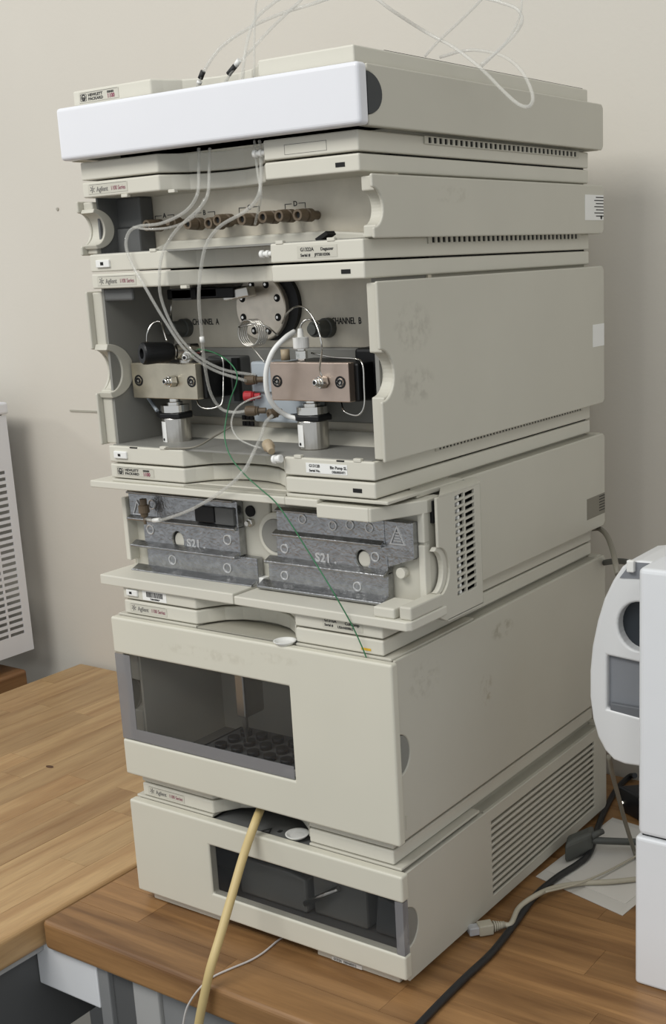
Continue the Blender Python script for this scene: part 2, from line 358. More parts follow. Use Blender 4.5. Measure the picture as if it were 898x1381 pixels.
def module(i, name, label, cat, kind, open_front=None, notch=None, nr=.022, zsh=None, vents=None, ycore=.006, ys=0.0):
    z0, z1 = ZS[i], ZS[i + 1]; zb = z0 + .0168; zl = z1 - .0152
    root = thing(name, label, cat, (WL / 2, DL / 2, z0))
    s0, s1 = zsh or (zb + .0012, zl - .001)
    yc = open_front if open_front else ycore
    yk = max(yc, .045) + .004
    MB().box(.004, WL - .004, yk, DL - .004, z0 + .004, z1 - .004).box(XL + .005, XR - .005, yk, DL - .004, s0 + .002, s1 - .0006).build('chassis', putty_d, root)
    MB().box(.004, WL - .004, yk, DL - .004, z0, z0 + .004).build('gasket', blackish, root); MB().box(.004, WL - .004, yk, DL - .004, z1 - .004, z1).build('gasket', blackish, root)
    MB().prism(profile(), z1 - .0152, z1 - .0011, 'T').build('lid', putty_l, root, .0016, 3)
    MB().prism(profile(), z0 + .0006, z0 + .0168, 'T').build('base_tray', putty_l, root, .0014, 3)
    for sgn, x0, x1 in ((1, WL - .004, XR), (-1, XL, .004)):
        xo = x1 if sgn > 0 else x0
        mb = MB()
        a, b_ = (xo - .003, xo) if sgn > 0 else (xo, xo + .003)
        mb.prism(side_pts(s0, s1, ys, .4325, notch, nr), a, b_, 'S')
        a, b_ = (x0, xo - .003) if sgn > 0 else (xo + .003, x1)
        mb.prism(side_pts(s0 + .001, s1 - .001, ys + .0065, .430, notch, nr * .86), a, b_, 'S')
        mb.build('side_panel', putty, root, .0012, 2)
    MB().box(XL + .004, XR - .004, DL, .4325, s0, s1).build('back_panel', putty, root, .002)
    if vents:
        ya, yb, zc, n = vents; w = (yb - ya) / n
        hl = [[(ya + k * w + w * .22, zc - .0024), (ya + k * w + w * .78, zc - .0024), (ya + k * w + w * .78, zc + .0024), (ya + k * w + w * .22, zc + .0024)] for k in range(n)]
        vg = MB().prism([(ya - .004, zc - .0032), (yb + .004, zc - .0032), (yb + .004, zc + .0032), (ya - .004, zc + .0032)], WL + .0002, WL + .0014, 'S', hl).build('vent_grille', putty, root)
        MB().box(WL - .001, WL + .0003, ya - .003, yb + .003, zc - .003, zc + .003).build('backing', blackish, vg)
    # small rectangular slot in the right block of the lid
    if kind:
        brand(root, z1 - .0082, kind)
    if i in (2, 3, 4): MB().box(.2990, .3085, -.0003, .001, z1 - .0106, z1 - .0070).build('status_slot', blackish, root)
    return root
R5 = module(5, 'valve_module', 'topmost putty coloured instrument module with a glossy white front panel', 'lab instrument', 'h', notch=.7900, nr=.0160, zsh=(.7655, .812), vents=(.1, .39, .7605, 33))
R4 = module(4, 'degasser_module', 'slim open-fronted instrument module with a row of brown fittings, second from top', 'lab instrument', 'a', open_front=.056, notch=.7035, nr=.0155, zsh=(.6795, .7295), vents=(.1, .39, .6775, 33))
R3 = module(3, 'pump_module', 'tall open pump module with two steel pump heads', 'lab instrument', 'a', open_front=.100, notch=.569, nr=.0215, zsh=(.4965, .6455), vents=(.1, .395, .4945, 48))
R2 = module(2, 'column_compartment', 'open instrument module with ribbed cast metal plates', 'lab instrument', 'h', open_front=.114, zsh=(.3565, .4625), ys=.122)
R1 = module(1, 'autosampler_module', 'tall instrument module with a large tinted window at left of its door', 'lab instrument', 'a', open_front=.13, notch=.232, nr=.0195, zsh=(.149, .3215))
R0 = module(0, 'detector_module', 'bottom instrument module with a wide dark window, louvred at the side', 'lab instrument', 'a', open_front=.07, notch=.061, nr=.0205, zsh=(.0065, .1165))
# ---- top module front panel and details
pn = MB().box(-.0090, .3365, -.0155, -.002, .7655, .8120).build('front_panel', white_m, R5, .0035, 4, label='glossy white front panel with rounded ends')
hd = MB(); o = [(-.001, .79 + .0157)] + [(-.001 + .0200 * math.cos(t), .79 + .0157 * math.sin(t)) for t in [math.pi / 2 - math.pi * k / 16 for k in range(1, 16)]] + [(-.001, .79 - .0157)]
hd.prism(o, XR - .0025, XR + .0004, 'S').build('finger_grip', dark_d, R5, label='dark half-round inset')
p = Y(395, 193); q = Y(467, 187)
MB().prism([(.247, .7505), (.291, .7505), (.291, .7585), (.247, .7585)], -.0002, .0, 'F', [[(.2473, .7508), (.2907, .7508), (.2907, .7582), (.2473, .7582)]]).build('label_outline', ink_g, R5)
def stub(root, z, name='drain_stub', x=.2165, y=-.001):
    MB().lathe((x + .006, y + .006, z), (x - .012, y + .006, z), [(0, .0022), (.003, .0022), (.0035, .0032), (.006, .0032), (.0065, .0022), (.009, .0022), (.0095, .0034), (.0125, .0034), (.013, .002)], 14).build(name, white_pl, root)
stub(R5, Y(341, 208, .005).z); stub(R4, Y(352, 343, .005).z)
# hoses clips along lower edges of the open modules
def clips(root, xs, z, up=True):
    for x in xs: MB().box(x - .004, x + .004, -.0006, .004, z - .0008, z + .0022).build('clip', putty_l, root, .0004, 1)
def scoop(root, zc, nr, ry, rz):
    o = [(.004 + ry * math.cos(t), zc + rz * math.sin(t)) for t in [math.pi / 2 - math.pi * k / 20 for k in range(21)]]
    o += [(.002 + nr * .86 * math.cos(t), zc + nr * .95 * math.sin(t)) for t in [-math.pi / 2 + math.pi * k / 20 for k in range(21)]]
    MB().prism(o, XL + .0031, .0085, 'S').build('finger_scoop', putty, root, .0008, 2)
scoop(R3, .569, .0215, .032, .0262); scoop(R4, .7035, .0155, .024, .0185)
# ---- degasser interior
za, zb_ = ZS[4] + .0168, ZS[5] - .0152
bp_ = MB().box(.004, WL - .002, .0545, .058, za, zb_ + .002).build('back_plate', plate_m, R4)
MB().box(.0035, .0365, .0325, .0545, za, za + .0235).box(.0035, .0365, .0365, .0545, za + .0235, zb_).build('side_wall', grey_dk, R4, .002)
MB().box(.0035, .006, .012, .0545, za, zb_).build('side_liner', grey_dk, R4)
MB().box(.004, WL - .004, .002, .0545, za - .001, za + .0006).build('floor_panel', grey_in, R4)
MB().prism([(.03, za), (.3, za), (.29, za + .006), (.25, za + .0095), (.06, za + .0095)], .046, .0545, 'F').build('foam_strip', putty_l, R4, .002)
fx = []
fit_px = [(207, 304), (233, 300), (262, 302), (290, 301), (302, 297), (335, 296), (363, 293), (385, 291), (410, 290)]
for k, (u, v) in enumerate(fit_px):
    p = Y(u, v, .035); big = k in (3, 5, 7, 8)
    if k % 2 == 0 or big:
        f = MB().lathe((p.x, .054, p.z), (p.x, .02, p.z), [(0, .0038), (.009, .0038), (.0095, .0058), (.016, .0058), (.0165, .0034), (.0185, .0034), (.019, .0056), (.0285, .0050), (.0285, .0030), (.026, .0028)], 14).build('tube_fitting', brown, R4)
        MB().lathe((p.x, .0282, p.z), (p.x, .02, p.z), [(0, .0026), (.0006, .0026)], 12).build('bore', blackish, f)
    else:
        MB().lathe((p.x, .054, p.z), (p.x, .02, p.z), [(0, .0032), (.010, .0032), (.0105, .0052), (.02, .0046), (.0205, .0028), (.026, .0028)], 14).build('tube_fitting', brown, R4)
for ch, (u0, u1, v) in {'A': (209, 235, 291), 'B': (262, 290, 287), 'C': (322, 350, 280), 'D': (384, 412, 275)}.items():
    a, b = Y(u0, v, .0545), Y(u1, v, .0545); z = (a.z + b.z) / 2; c = (a.x + b.x) / 2
    MB().box(a.x, c - .004, .0542, .0545, z, z + .0006).box(c + .004, b.x, .0542, .0545, z, z + .0006).box(a.x, a.x + .0006, .0542, .0545, z - .004, z).box(b.x - .0006, b.x, .0542, .0545, z - .004, z).build('bracket_print', ink, bp_)
    text(ch, .0062, (c - .0021, .0544, z - .0018), 'F', ink, bp_, bold=.00012)
def plate_label(root, x0, x1, z0, z1, lines, y=-.0003, m=white_l):
    pl = MB().prism([(x0, z0), (x1, z0), (x1, z1), (x0, z1)], y, 0, 'F').build('label_plate', m, root)
    for s, size, x, z, mm in lines: text(s, size, (x, y - .0001, z), 'F', mm, pl, bold=.00008)
    return pl
zz = ZS[4]
plate_label(R4, .254, .296, zz + .0035, zz + .0135, [('G1322A', .0042, .2575, zz + .0092, ink), ('Degasser', .0036, .279, zz + .0092, ink), ('Serial #', .0034, .2575, zz + .0048, ink), ('JP73010306', .0034, .2725, zz + .0048, ink)], m=putty)
MB().box(.010, .028, -.0022, .001, zz + .0045, zz + .0115).build('release_button', white_pl, R4, .0006, 2)
MB().box(.0165, .0205, -.0024, -.002, zz + .0065, zz + .0095).build('button_slot', blackish, R4)
clips(R4, (.055, .115), ZS[5] - .0152 - .0018); clips(R4, (.085, .235, .29), za)
MB().obox((.262, .03, za + .004), (.003, .004, .003), (0, .006, 0), (-.001, 0, .0015)).build('cable_slot', blackish, R4)
# side labels
l = MB().prism([(.386, .6935), (.431, .6935), (.431, .7195), (.386, .7195)], XR, XR + .0004, 'S').build('serial_sticker', white_l, R4)
for k in range(7): MB().box(XR + .0003, XR + .0006, .412 - .004 * (k % 2), .4305, .7165 - k * .0032, .7175 - k * .0032).build('print_line', ink, l)
MB().prism(ell(.425, .6965, .0022, .0022, 10), XR + .0003, XR + .0006, 'S').build('print_mark', ink, l)
MB().prism([(.403, .560), (.431, .560), (.431, .584), (.403, .584)], XR, XR + .0004, 'S').build('serial_sticker', white_l, R3)
l = MB().prism([(.385, .371), (.431, .371), (.431, .3945), (.385, .3945)], XR, XR + .0004, 'S').build('serial_sticker', grey_cab, R2)
for k in range(6): MB().box(XR + .0003, XR + .0006, .416, .4305, .3915 - k * .0032, .3925 - k * .0032).build('print_line', ink, l)
# ---- pump interior
za, zb_ = ZS[3] + .0168, ZS[4] - .0152
bp_ = MB().box(.004, WL - .002, .098, .104, za, zb_ + .002).build('back_plate', plate_m, R3)
lower = MB().box(.030, .325, .090, .098, .515, .585).build('lower_panel', grey_in, R3, .002)
MB().box(.0035, .0065, .008, .098, za, zb_).build('side_wall', grey_in, R3)
MB().box(WL - .008, WL - .004, .02, .098, za, zb_).build('side_wall', grey_in, R3)
MB().box(.004, WL - .004, .003, .098, za - .001, za + .0008).build('floor_panel', grey_in, R3)
MB().prism([(.066, za), (.09, za), (.09, za + .011), (.086, za + .011)], .008, .315, 'S').build('sloped_tray', putty_l, R3, .001)
MB().box(.0065, .045, .0075, .012, zb_ - .012, zb_).build('top_trim', grey_dk, R3, .002)
cA = Y(260, 438, .098); text('CHANNEL  A', .0085, (cA.x, .0977, cA.z), 'F', ink, bp_, bold=.00012, sx=.72)
cB = Y(452, 437, .098); text('CHANNEL  B', .0085, (cB.x - .004, .0977, cB.z), 'F', ink, bp_, bold=.00012, sx=.70)
def hexbolt(p, parent, r=.0055):
    o = MB().lathe((p.x, p.y + .001, p.z), (p.x, p.y - .01, p.z), [(0, r), (.0016, r), (.0016, r * .72), (.0006, r * .70), (.0006, r * .55), (.0026, r * .5), (.0026, r * .28), (.0012, r * .26)], 20).build('bolt', black, parent)
    MB().lathe((p.x, p.y, p.z), (p.x, p.y - .01, p.z), [(0, r * .62), (.0012, r * .62), (.0012, r * .30), (.0004, r * .3)], 6).build('bolt', steel, parent)
def nut(p, parent, r=.0058, L=.012, d=(-.25, -1, .05)):
    d = Vector(d).normalized(); a = Vector(p)
    MB().cyl(a, a + d * L * .55, r, n=6).cyl(a + d * L * .55, a + d * L * .8, r * .72, n=18).cyl(a + d * L * .8, a + d * L * 1.0, r * .62, r * .5, n=18).build('inlet_nut', chrome, parent, .0004, 1)
    MB().cyl(a + d * (L * 1.0), a + d * (L * 1.03), r * .3, n=10).build('bore', blackish, parent)
def head(px0, px1, vt, vb, y, uB, uN, m, nm):
    A = Y(px0, vt, y); B = Y(px1, vb, y); Ct = Y(px1, vt, y)
    z1 = (A.z + Ct.z) / 2; z0 = z1 - .0345
    h = MB().box(A.x, B.x, y, y + .009, z0, z1).build('pump_head', m, R3, .0008, 2)
    MB().box(A.x + .003, B.x + .004, y + .009, .091, z0 - .0005, z1 - .001).build('head_mount', black, h, .002)
    for u in uB: p = Y(u, (vt + vb) / 2, y); hexbolt(Vector((p.x, y, z0 + .0175)), h)
    p = Y(uN, (vt + vb) / 2, y); nut((p.x, y, z0 + .0175), h)
    return h, A.x, B.x, z0, z1
hB, b0, b1, bz0, bz1 = head(363, 472, 489, 542, .03, (374, 459), 438, steel_h, 'b')
hA, a0, a1, az0, az1 = head(176, 266, 490, 530, .03, (187, 258), 235, mat('steel_head_warm', (202, 194, 174), .33, metal=.85, var=.14, vscale=60), 'a')
MB().box(.262, .3185, .062, .096, bz0 - .002, bz1 + .010).build('drive_housing', black, R3, .003)
def valve(cx, cy, ztop, parent_head, lean=0):
    v = MB().lathe((cx, cy, ztop + .001), (cx + lean, cy, ztop - .05), [(0, .0058), (.004, .0058), (.0045, .0080), (.007, .0080), (.0072, .0140), (.014, .0140)], 28).build('inlet_valve', chrome, parent_head)
    MB().prism([(cx + .0215 * math.cos(t) * (1.12 if k % 2 else .94), cy + .0165 * math.sin(t)) for k, t in enumerate([math.pi / 3 * q + .2 for q in range(6)])], ztop - .0185, ztop - .0135, 'T').build('clamp_plate', black, parent_head, .001)
    MB().lathe((cx, cy, ztop - .0185), (cx + lean, cy, ztop - .06), [(0, .0138), (.001, .0142), (.0255, .0142), (.0265, .0134)], 30).build('valve_body', steel, parent_head, smooth=False)
    lb = []
    for k in range(5): t = math.radians(-128 + 9 * k); lb.append((cx + .0145 * math.cos(t), cy + .0145 * math.sin(t)))
    mb = MB(); mb.prism(lb + [(cx + .0138 * math.cos(math.radians(-128 + 9 * k)), cy + .0138 * math.sin(math.radians(-128 + 9 * k))) for k in (4, 3, 2, 1, 0)], ztop - .042, ztop - .022, 'T').build('valve_label', white_l, parent_head)
    MB().cyl((cx + .0144 * math.cos(math.radians(-110)), cy + .0144 * math.sin(math.radians(-110)), ztop - .0395), (cx + .0149 * math.cos(math.radians(-110)), cy + .0149 * math.sin(math.radians(-110)), ztop - .0395), .0014, n=10).build('print_mark', ink, parent_head)
    for k in range(3):
        t = math.radians(-150 + 60 * k); MB().cyl((cx + .0095 * math.cos(t), cy + .0095 * math.sin(t), ztop - .0455), (cx + .0095 * math.cos(t), cy + .0095 * math.sin(t), ztop - .0485), .0016, n=8).build('foot_screw', steel, parent_head)
vb = Y(422, 572, .045); valve(vb.x, .045, bz0, hB)
va = Y(238, 572, .045); valve(va.x, .045, az0 - .001, hA)
# outlet valve on the right head
p = Y(407, 480, .045)
MB().lathe((p.x, .045, bz1 - .001), (p.x, .045, bz1 + .05), [(0, .0035), (.003, .0035), (.0032, .0055), (.010, .0055), (.0105, .0036), (.012, .0036)], 6).build('outlet_valve', chrome, hB)
MB().lathe((p.x, .045, bz1 + .011), (p.x, .045, bz1 + .05), [(0, .0068), (.001, .0074), (.010, .0074), (.0105, .0030), (.014, .0028), (.018, .0022)], 22).build('white_nut', white_pl, hB)
q = Y(385, 483, .05); MB().cyl((q.x, .05, bz1), (q.x, .05, bz1 + .010), .0042, n=16).build('tan_nut', tan_p, hB)
# grey knobs on the back plate
for u, v in ((432, 443), (240, 443), (212, 446)):
    p = Y(u, v, .085)
    MB().lathe((p.x, .099, p.z), (p.x, .06, p.z), [(0, .0092), (.008, .0092), (.0085, .0078), (.024, .0074), (.0245, .0055), (.028, .0050)], 24).build('grey_knob', dgrey_cab, R3)
# damper disc with bolt holes, coil
dc = Y(352, 415, .088); dr = .031
dm = MB().lathe((dc.x, .098, dc.z), (dc.x, .07, dc.z), [(0, dr), (.0105, dr), (.0115, dr - .001)], 44).build('damper', mat('damper_steel', (226, 216, 200), .32, metal=.7, var=.14, vscale=70), R3)
MB().lathe((dc.x + .009, .0985, dc.z + .002), (dc.x + .009, .07, dc.z + .002), [(0, dr + .0025), (.006, dr + .0025)], 44).build('damper_ring', black, R3)
for k in range(8):
    t = math.radians(22 + 45 * k); MB().cyl((dc.x + dr * .76 * math.cos(t), .0867, dc.z + dr * .76 * math.sin(t)), (dc.x + dr * .76 * math.cos(t), .0862, dc.z + dr * .76 * math.sin(t)), .0037, n=14).build('bolt_hole', blackish, dm)
    MB().cyl((dc.x + dr * .76 * math.cos(t) - .0008, .0867, dc.z + dr * .76 * math.sin(t)), (dc.x + dr * .76 * math.cos(t) - .0008, .0856, dc.z + dr * .76 * math.sin(t)), .0015, n=8).build('screw', chrome, dm)
cc = Y(340, 449, .06); pts = []
for k in range(5 * 14 + 1):
    t = 2 * math.pi * k / 14; pts.append((cc.x + .0125 * math.cos(t) + .00004 * k, .053 + .00016 * k, cc.z + .0125 * math.sin(t)))
MB().tube(pts, .0008, 6, 1).build('capillary_coil', steel, R3)
# gear on top of the left half (shut-off assembly)
for (u0, u1, v0, v1, m, nm) in ((232, 322, 390, 401, black, 'bracket'), (238, 266, 389, 404, grey_dk, 'bracket'), (270, 300, 389, 400, steel, 'fitting_block')):
    A = Y(u0, v0, .07); B = Y(u1, v1, .07); MB().box(A.x, B.x, .062, .098, min(B.z, A.z), max(A.z, B.z)).build(nm, m, R3, .001)
A = Y(322, 396, .07); MB().obox(A, (.016, 0, .002), (0, .006, 0), (-.001, 0, .0045)).build('valve_lever', steel, R3, .001)
# gradient valve block with fittings
A = Y(335, 488, .06); B = Y(412, 572, .06)
gv = MB().box(A.x, .205, .062, .09, B.z, A.z).build('gradient_valve', blue_g, R3, .002)
MB().box(A.x + .002, .21, .060, .092, (A.z + B.z) / 2 - .0005, (A.z + B.z) / 2 + .0005).build('seam', grey_dk, gv)
def fitting(u, v, y, m, parent, d=(-1, -.45, 0), nm='tube_fitting', L=.02, k=1.0):
    d = Vector(d).normalized(); p = Y(u, v, y); a = p - d * L * .5
    MB().lathe(a, a + d, [(0, .0028 * k), (L * .35, .0028 * k), (L * .38, .0046 * k), (L * .45, .0036 * k), (L * .5, .0046 * k), (L * .9, .0050 * k), (L, .0044 * k), (L, .002 * k), (L - .003, .0016 * k)], 16).build(nm, m, parent)
    return p + d * L * .5
fA = fitting(343, 512, .055, brown, gv, L=.018); fR = fitting(340, 534, .055, red, gv, L=.016, nm='red_fitting'); fC = fitting(345, 554, .052, brown, gv); fD = fitting(371, 557, .050, brown, gv, d=(-.5, -1, -.1), L=.014)
# dark motor box and grille left of centre
A = Y(283, 480, .08); B = Y(332, 545, .08)
MB().box(A.x, B.x, .075, .092, B.z, A.z).build('motor_box', grey_dk, R3, .002); MB().box(B.x - .0065, B.x + .001, .070, .0745, B.z + .004, A.z - .001).build('motor_strip', black, R3)
A = Y(326, 560, .0885)
for r_ in range(2):
    for c_ in range(3): MB().box(A.x + c_ * .0052, A.x + c_ * .0052 + .0038, .0885, .0905, A.z - r_ * .006 - .0045, A.z - r_ * .006).build('grille_hole', blackish, R3)
# purge valve with black knob
d = Vector((-.38, -.92, .02)).normalized(); e = Y(191, 477, -.002)
MB().lathe(e - d * .031, e, [(0, .0080), (.004, .0094), (.026, .0106), (.0295, .0104), (.031, .0092), (.031, .0050), (.021, .0044)], 30).build('purge_knob', black, hA)
MB().cyl(e - d * .016, e - d * .007, .0016, n=12).build('knob_pin', chrome, hA)
MB().lathe(e - d * .060, e - d * .03, [(0, .0050), (.003, .0072), (.012, .0072), (.0125, .0058), (.017, .0058), (.0175, .0074), (.026, .0074), (.0265, .0050), (.032, .0050)], 26).build('purge_valve', chrome, hA)
p = Y(250, 480, .015); nut(p + Vector((0, .006, 0)), hA, .0052, .013, (.35, -1, -.1))
c_ = e - d * .045; MB().lathe((c_.x, c_.y, az1 - .001), (c_.x, c_.y, c_.z), [(0, .0068), (.004, .0068), (.0045, .0052), (max(.006, c_.z - az1 - .002), .005)], 20).build('valve_stem', steel, hA)
# pump base labels
zz = ZS[3]
plate_label(R3, .249, .294, zz + .0040, zz + .0128, [('G1312B', .0036, .2525, zz + .0092, ink), ('Bin Pump SL', .0036, .2755, zz + .0086, ink), ('Serial No.', .0030, .2525, zz + .0052, ink), ('DE63055471', .0028, .2775, zz + .0050, ink)])
MB().box(.008, .026, -.0022, .001, zz + .0045, zz + .0120).build('release_button', white_pl, R3, .0012, 3)
MB().box(.0145, .0180, -.0024, -.002, zz + .0070, zz + .0095).build('button_slot', blackish, R3)
clips(R3, (.075, .24, .305), za); clips(R3, (.12,), ZS[4] - .0170)
MB().box(.03, .04, -.0004, .001, zz + .0155, zz + .0166).build('slot', blackish, R3); MB().box(.283, .291, -.0004, .001, zz + .0155, zz + .0166).build('slot', blackish, R3)
# column waste elbow left of the pump base block
p = Y(372, 620, -.012)
el = thing('hose_elbow', 'tan and white hose elbow resting on the pump base at centre front', 'hose fitting', Y(365, 608, .004))
a_ = Y(360, 598, .008); b_ = Y(371, 617, -.006)
MB().lathe(a_, b_, [(0, .0040), (.001, .0052), (.007, .0055), (.009, .0042), (.013, .0034), (.0155, .0032)], 16).build('fitting', tan_p, el)
MB().lathe(Y(368, 620, -.006), Y(384, 618, -.006), [(0, .0030), (.001, .0040), (.0035, .0040), (.004, .0030), (.006, .0030), (.0065, .0038), (.0095, .0038), (.010, .003)], 14).build('white_coupling', white_pl, el)
# ---- column compartment
zb = ZS[2]; x0l, x1l = -.028, .3555
def cc_lip(xa, xb, y0, z0, z1, name): return MB().prism([(xa, y0), (xb, y0), (xb, .055), (xa, .055)], z0, z1, 'T').build(name, putty_l, R2, .0012, 2)
# lower lip in two lengths
cc_lip(x0l, .1535, -.004, zb + .0128, zb + .0235, 'lower_bezel')
MB().prism([(.1545, -.004), (.352, -.006), (x1l, -.002), (x1l, .055), (.1545, .055)], zb + .0128, zb + .0215, 'T').build('lower_bezel', putty_l, R2, .0012, 2)
MB().prism([(.316, -.003), (.338, -.003), (.340, .030), (.316, .030)], zb + .0215, zb + .031, 'T').build('corner_block', putty_l, R2, .0015)
MB().prism([(.342, -.001), (x1l - .001, -.001), (x1l - .001, .05), (.342, .05)], zb + .0215, zb + .0335, 'T').build('corner_block', putty, R2, .0015)
zt = ZS[3]
MB().prism([(x0l, -.004), (.225, -.004), (.225, .05), (x0l, .05)], zt - .0262, zt - .0192, 'T').build('upper_bezel', putty_l, R2, .001)
MB().prism([(0, 0), (.098, 0), (.108, .012), (.215, .012), (.225, .0), (.3355, -.001), (.3355, .05), (0, .05)], zt - .0192, zt - .0162, 'T').build('upper_gasket', putty, R2, .0008)
MB().box(.225, .262, -.004, .03, zt - .0262, zt - .0192).box(.262, .318, -.006, .03, zt - .0345, zt - .0222).build('upper_bezel', putty_l, R2, .001)
MB().prism([(.3178, -.0058), (.3205, -.0058), (.345, .045), (.345, .07), (.336, .07), (.3178, .0300)], zt - .0345, zt - .0222, 'T').build('corner_block', putty, R2, .001)
# inner housing behind the plates
zi0, zi1 = zb + .0215, zt - .0225
yP = .033
MB().box(-.024, .166, .0435, .064, zi0, zi1 - .006).build('housing', putty, R2, .002)
MB().box(.168, .3430, .0435, .118, zi0, zi1 - .006).build('housing', putty, R2, .002)
MB().box(.3365, .3435, .0405, .05, zi0 + .004, zi1 - .040).box(.3365, .3435, .0405, .05, zi1 - .038, zi1 - .010).build('housing_rib', putty_l, R2, .0012)
MB().cyl((.176, .038, zi0 + .052), (.176, .045, zi0 + .052), .022, n=36).build('round_boss', putty_l, R2, .002)
MB().cyl((.176, .036, zi0 + .052), (.176, .040, zi0 + .052), .016, n=36).build('round_boss', grey_in, R2, .001)
MB().cyl((.1425, .041, zi0 + .072), (.1425, .044, zi0 + .072), .0055, n=20).build('port', blackish, R2)
MB().lathe((.1425, .045, zi0 + .061), (.1425, .03, zi0 + .061), [(0, .0042), (.006, .0042), (.0065, .0026), (.010, .0026)], 6).build('sensor_nut', steel, R2)
MB().box(.153, .160, .034, .044, zi0, zi0 + .009).build('clip', white_pl, R2, .001)
MB().cyl((.3195, .036, zi0 + .030), (.3195, .044, zi0 + .030), .0050, n=18).build('button', putty_l, R2, .0006)
# ribbed aluminium plates
def ribbed(nm, tiers, y, ridge):
    r0 = None
    for k, (xa, xb, z0, z1, holes) in enumerate(tiers):
        mb = MB().prism([(xa, z0), (xb, z0), (xb, z1), (xa, z1)], y, y + .009, 'F', holes)
        if k == 0: r0 = mb.build(nm, alu, R2, .0009, 2)
        else: mb.build('plate_tier', alu, r0, .0009, 2)
    for (xa, xb, z, dep, th) in ridge:
        # upper face slopes down and forward from the tier above; rounded nose
        MB().prism([(y + .001, z + th * 1.5), (y - dep * .55, z + th * .6), (y - dep, z + th * .1), (y - dep, z - th * .5), (y - dep * .8, z - th), (y + .001, z - th * 1.1)], xa, xb, 'S').build('ledge', alu, r0, .0010, 3)
    return r0
def PX(u, v, y=yP): p = Y(u, v, y); return p.x, p.z
hL = PX(240, 729); hR = PX(489, 754)
lt = ribbed('heat_plate', [(-.0145, .1335, .4165, .4435, ()), (.004, .1340, .3890, .4165, (ell(PX(240, 729)[0], PX(240, 729)[1], .0082, .0098, 20),)), (.0055, .1545, .3625, .3885, ())], yP,
            [(-.0145, .1325, .4165, .0055, .0022), (-.010, .1330, .3893, .0085, .0026), (-.010, .1535, .3635, .0100, .0028), (-.012, .132, .4440, .0055, .0018)])
rt = ribbed('heat_plate', [(.1825, .3065, .4165, .4385, ()), (.1805, .3080, .3895, .4165, (ell(hR[0], hR[1], .0080, .0086, 20),)), (.1685, .3080, .3635, .3890, ()), (.3065, .3365, .4055, .4385, ())], yP,
            [(.1795, .3055, .4165, .0055, .0024), (.1700, .3085, .3897, .0080, .0028), (.1600, .3080, .3645, .0100, .0032), (.184, .282, .4395, .0045, .0016)])
MB().prism([(.3075, .3950), (.3365, .4050), (.3075, .4160)], yP + .001, yP + .008, 'F').build('gusset', alu, rt, .001)
for par, (hx_, hz_), r1, r2 in ((lt, hL, .0074, .0088), (rt, hR, .0072, .0076)): MB().prism(ell(hx_, hz_ - .0008, r1, r2, 20), yP + .003, yP + .0108, 'F').build('plug', putty_l, par, .001)
def ring(par, u, v, ro=.0052, y=yP):
    x, z = PX(u, v, y); MB().lathe((x, y + .001, z), (x, y - .01, z), [(0, ro), (.0018, ro), (.0020, ro - .0006), (.0018, ro - .0012), (.0009, ro - .0014)], 24).build('boss', alu_l, par)
for u, v in ((307, 728), (233, 755), (307, 766), (205, 680), (203, 714)): ring(lt, u, v)
for u, v in ((408, 700), (449, 709), (472, 708), (498, 712), (384, 740), (384, 776), (482, 791), (506, 751)): ring(rt, u, v, .0046)
for (u, v, par) in ((252, 729, lt), (425, 748, rt)):
    x, z = PX(u, v); text('S21 .', .0115, (x, yP - .0003, z - .006), 'F', alu_l, par, bold=.0004, sx=1.1)
x, z = PX(536, 722)
MB().prism([(x - .0085, z - .0085), (x + .0085, z - .0085), (x, z + .009)], yP - .001, yP, 'F', [[(x - .0065, z - .0073), (x + .0065, z - .0073), (x, z + .0065)]]).build('warning_triangle', alu_l, rt)
for k in range(4): MB().box(x - .004 + k * .0008, x + .004 - k * .0008, yP - .0008, yP, z - .0055 + k * .0025, z - .0045 + k * .0025).build('embossed_line', alu_l, rt)
x, z = PX(187, 686)
MB().prism([(x - .0085, z - .0065), (x + .0085, z - .0065), (x - .001, z + .009)], yP - .0010, yP, 'F', [[(x - .0066, z - .0052), (x + .0060, z - .0052), (x - .001, z + .0062)]]).build('warning_triangle', alu_l, lt)
A = Y(261, 679, yP - .004); B = Y(289, 706, yP - .004); Cc = Y(314, 706, yP - .004)
MB().box(A.x, B.x, yP - .004, yP + .001, B.z, A.z - .002).build('dark_label', black, lt, .001); MB().box(B.x + .0003, Cc.x, yP - .003, yP + .001, B.z - .001, A.z - .002).build('dark_bracket', grey_dk, lt, .001)
p = Y(194, 686, .022); MB().lathe(p + Vector((0, .0, .010)), p - Vector((0, 0, .02)), [(0, .0036), (.006, .0036), (.0065, .0056), (.014, .0056), (.0145, .0042), (.018, .0034), (.019, .0016), (.026, .0016)], 14).build('tube_fitting', brown, lt)
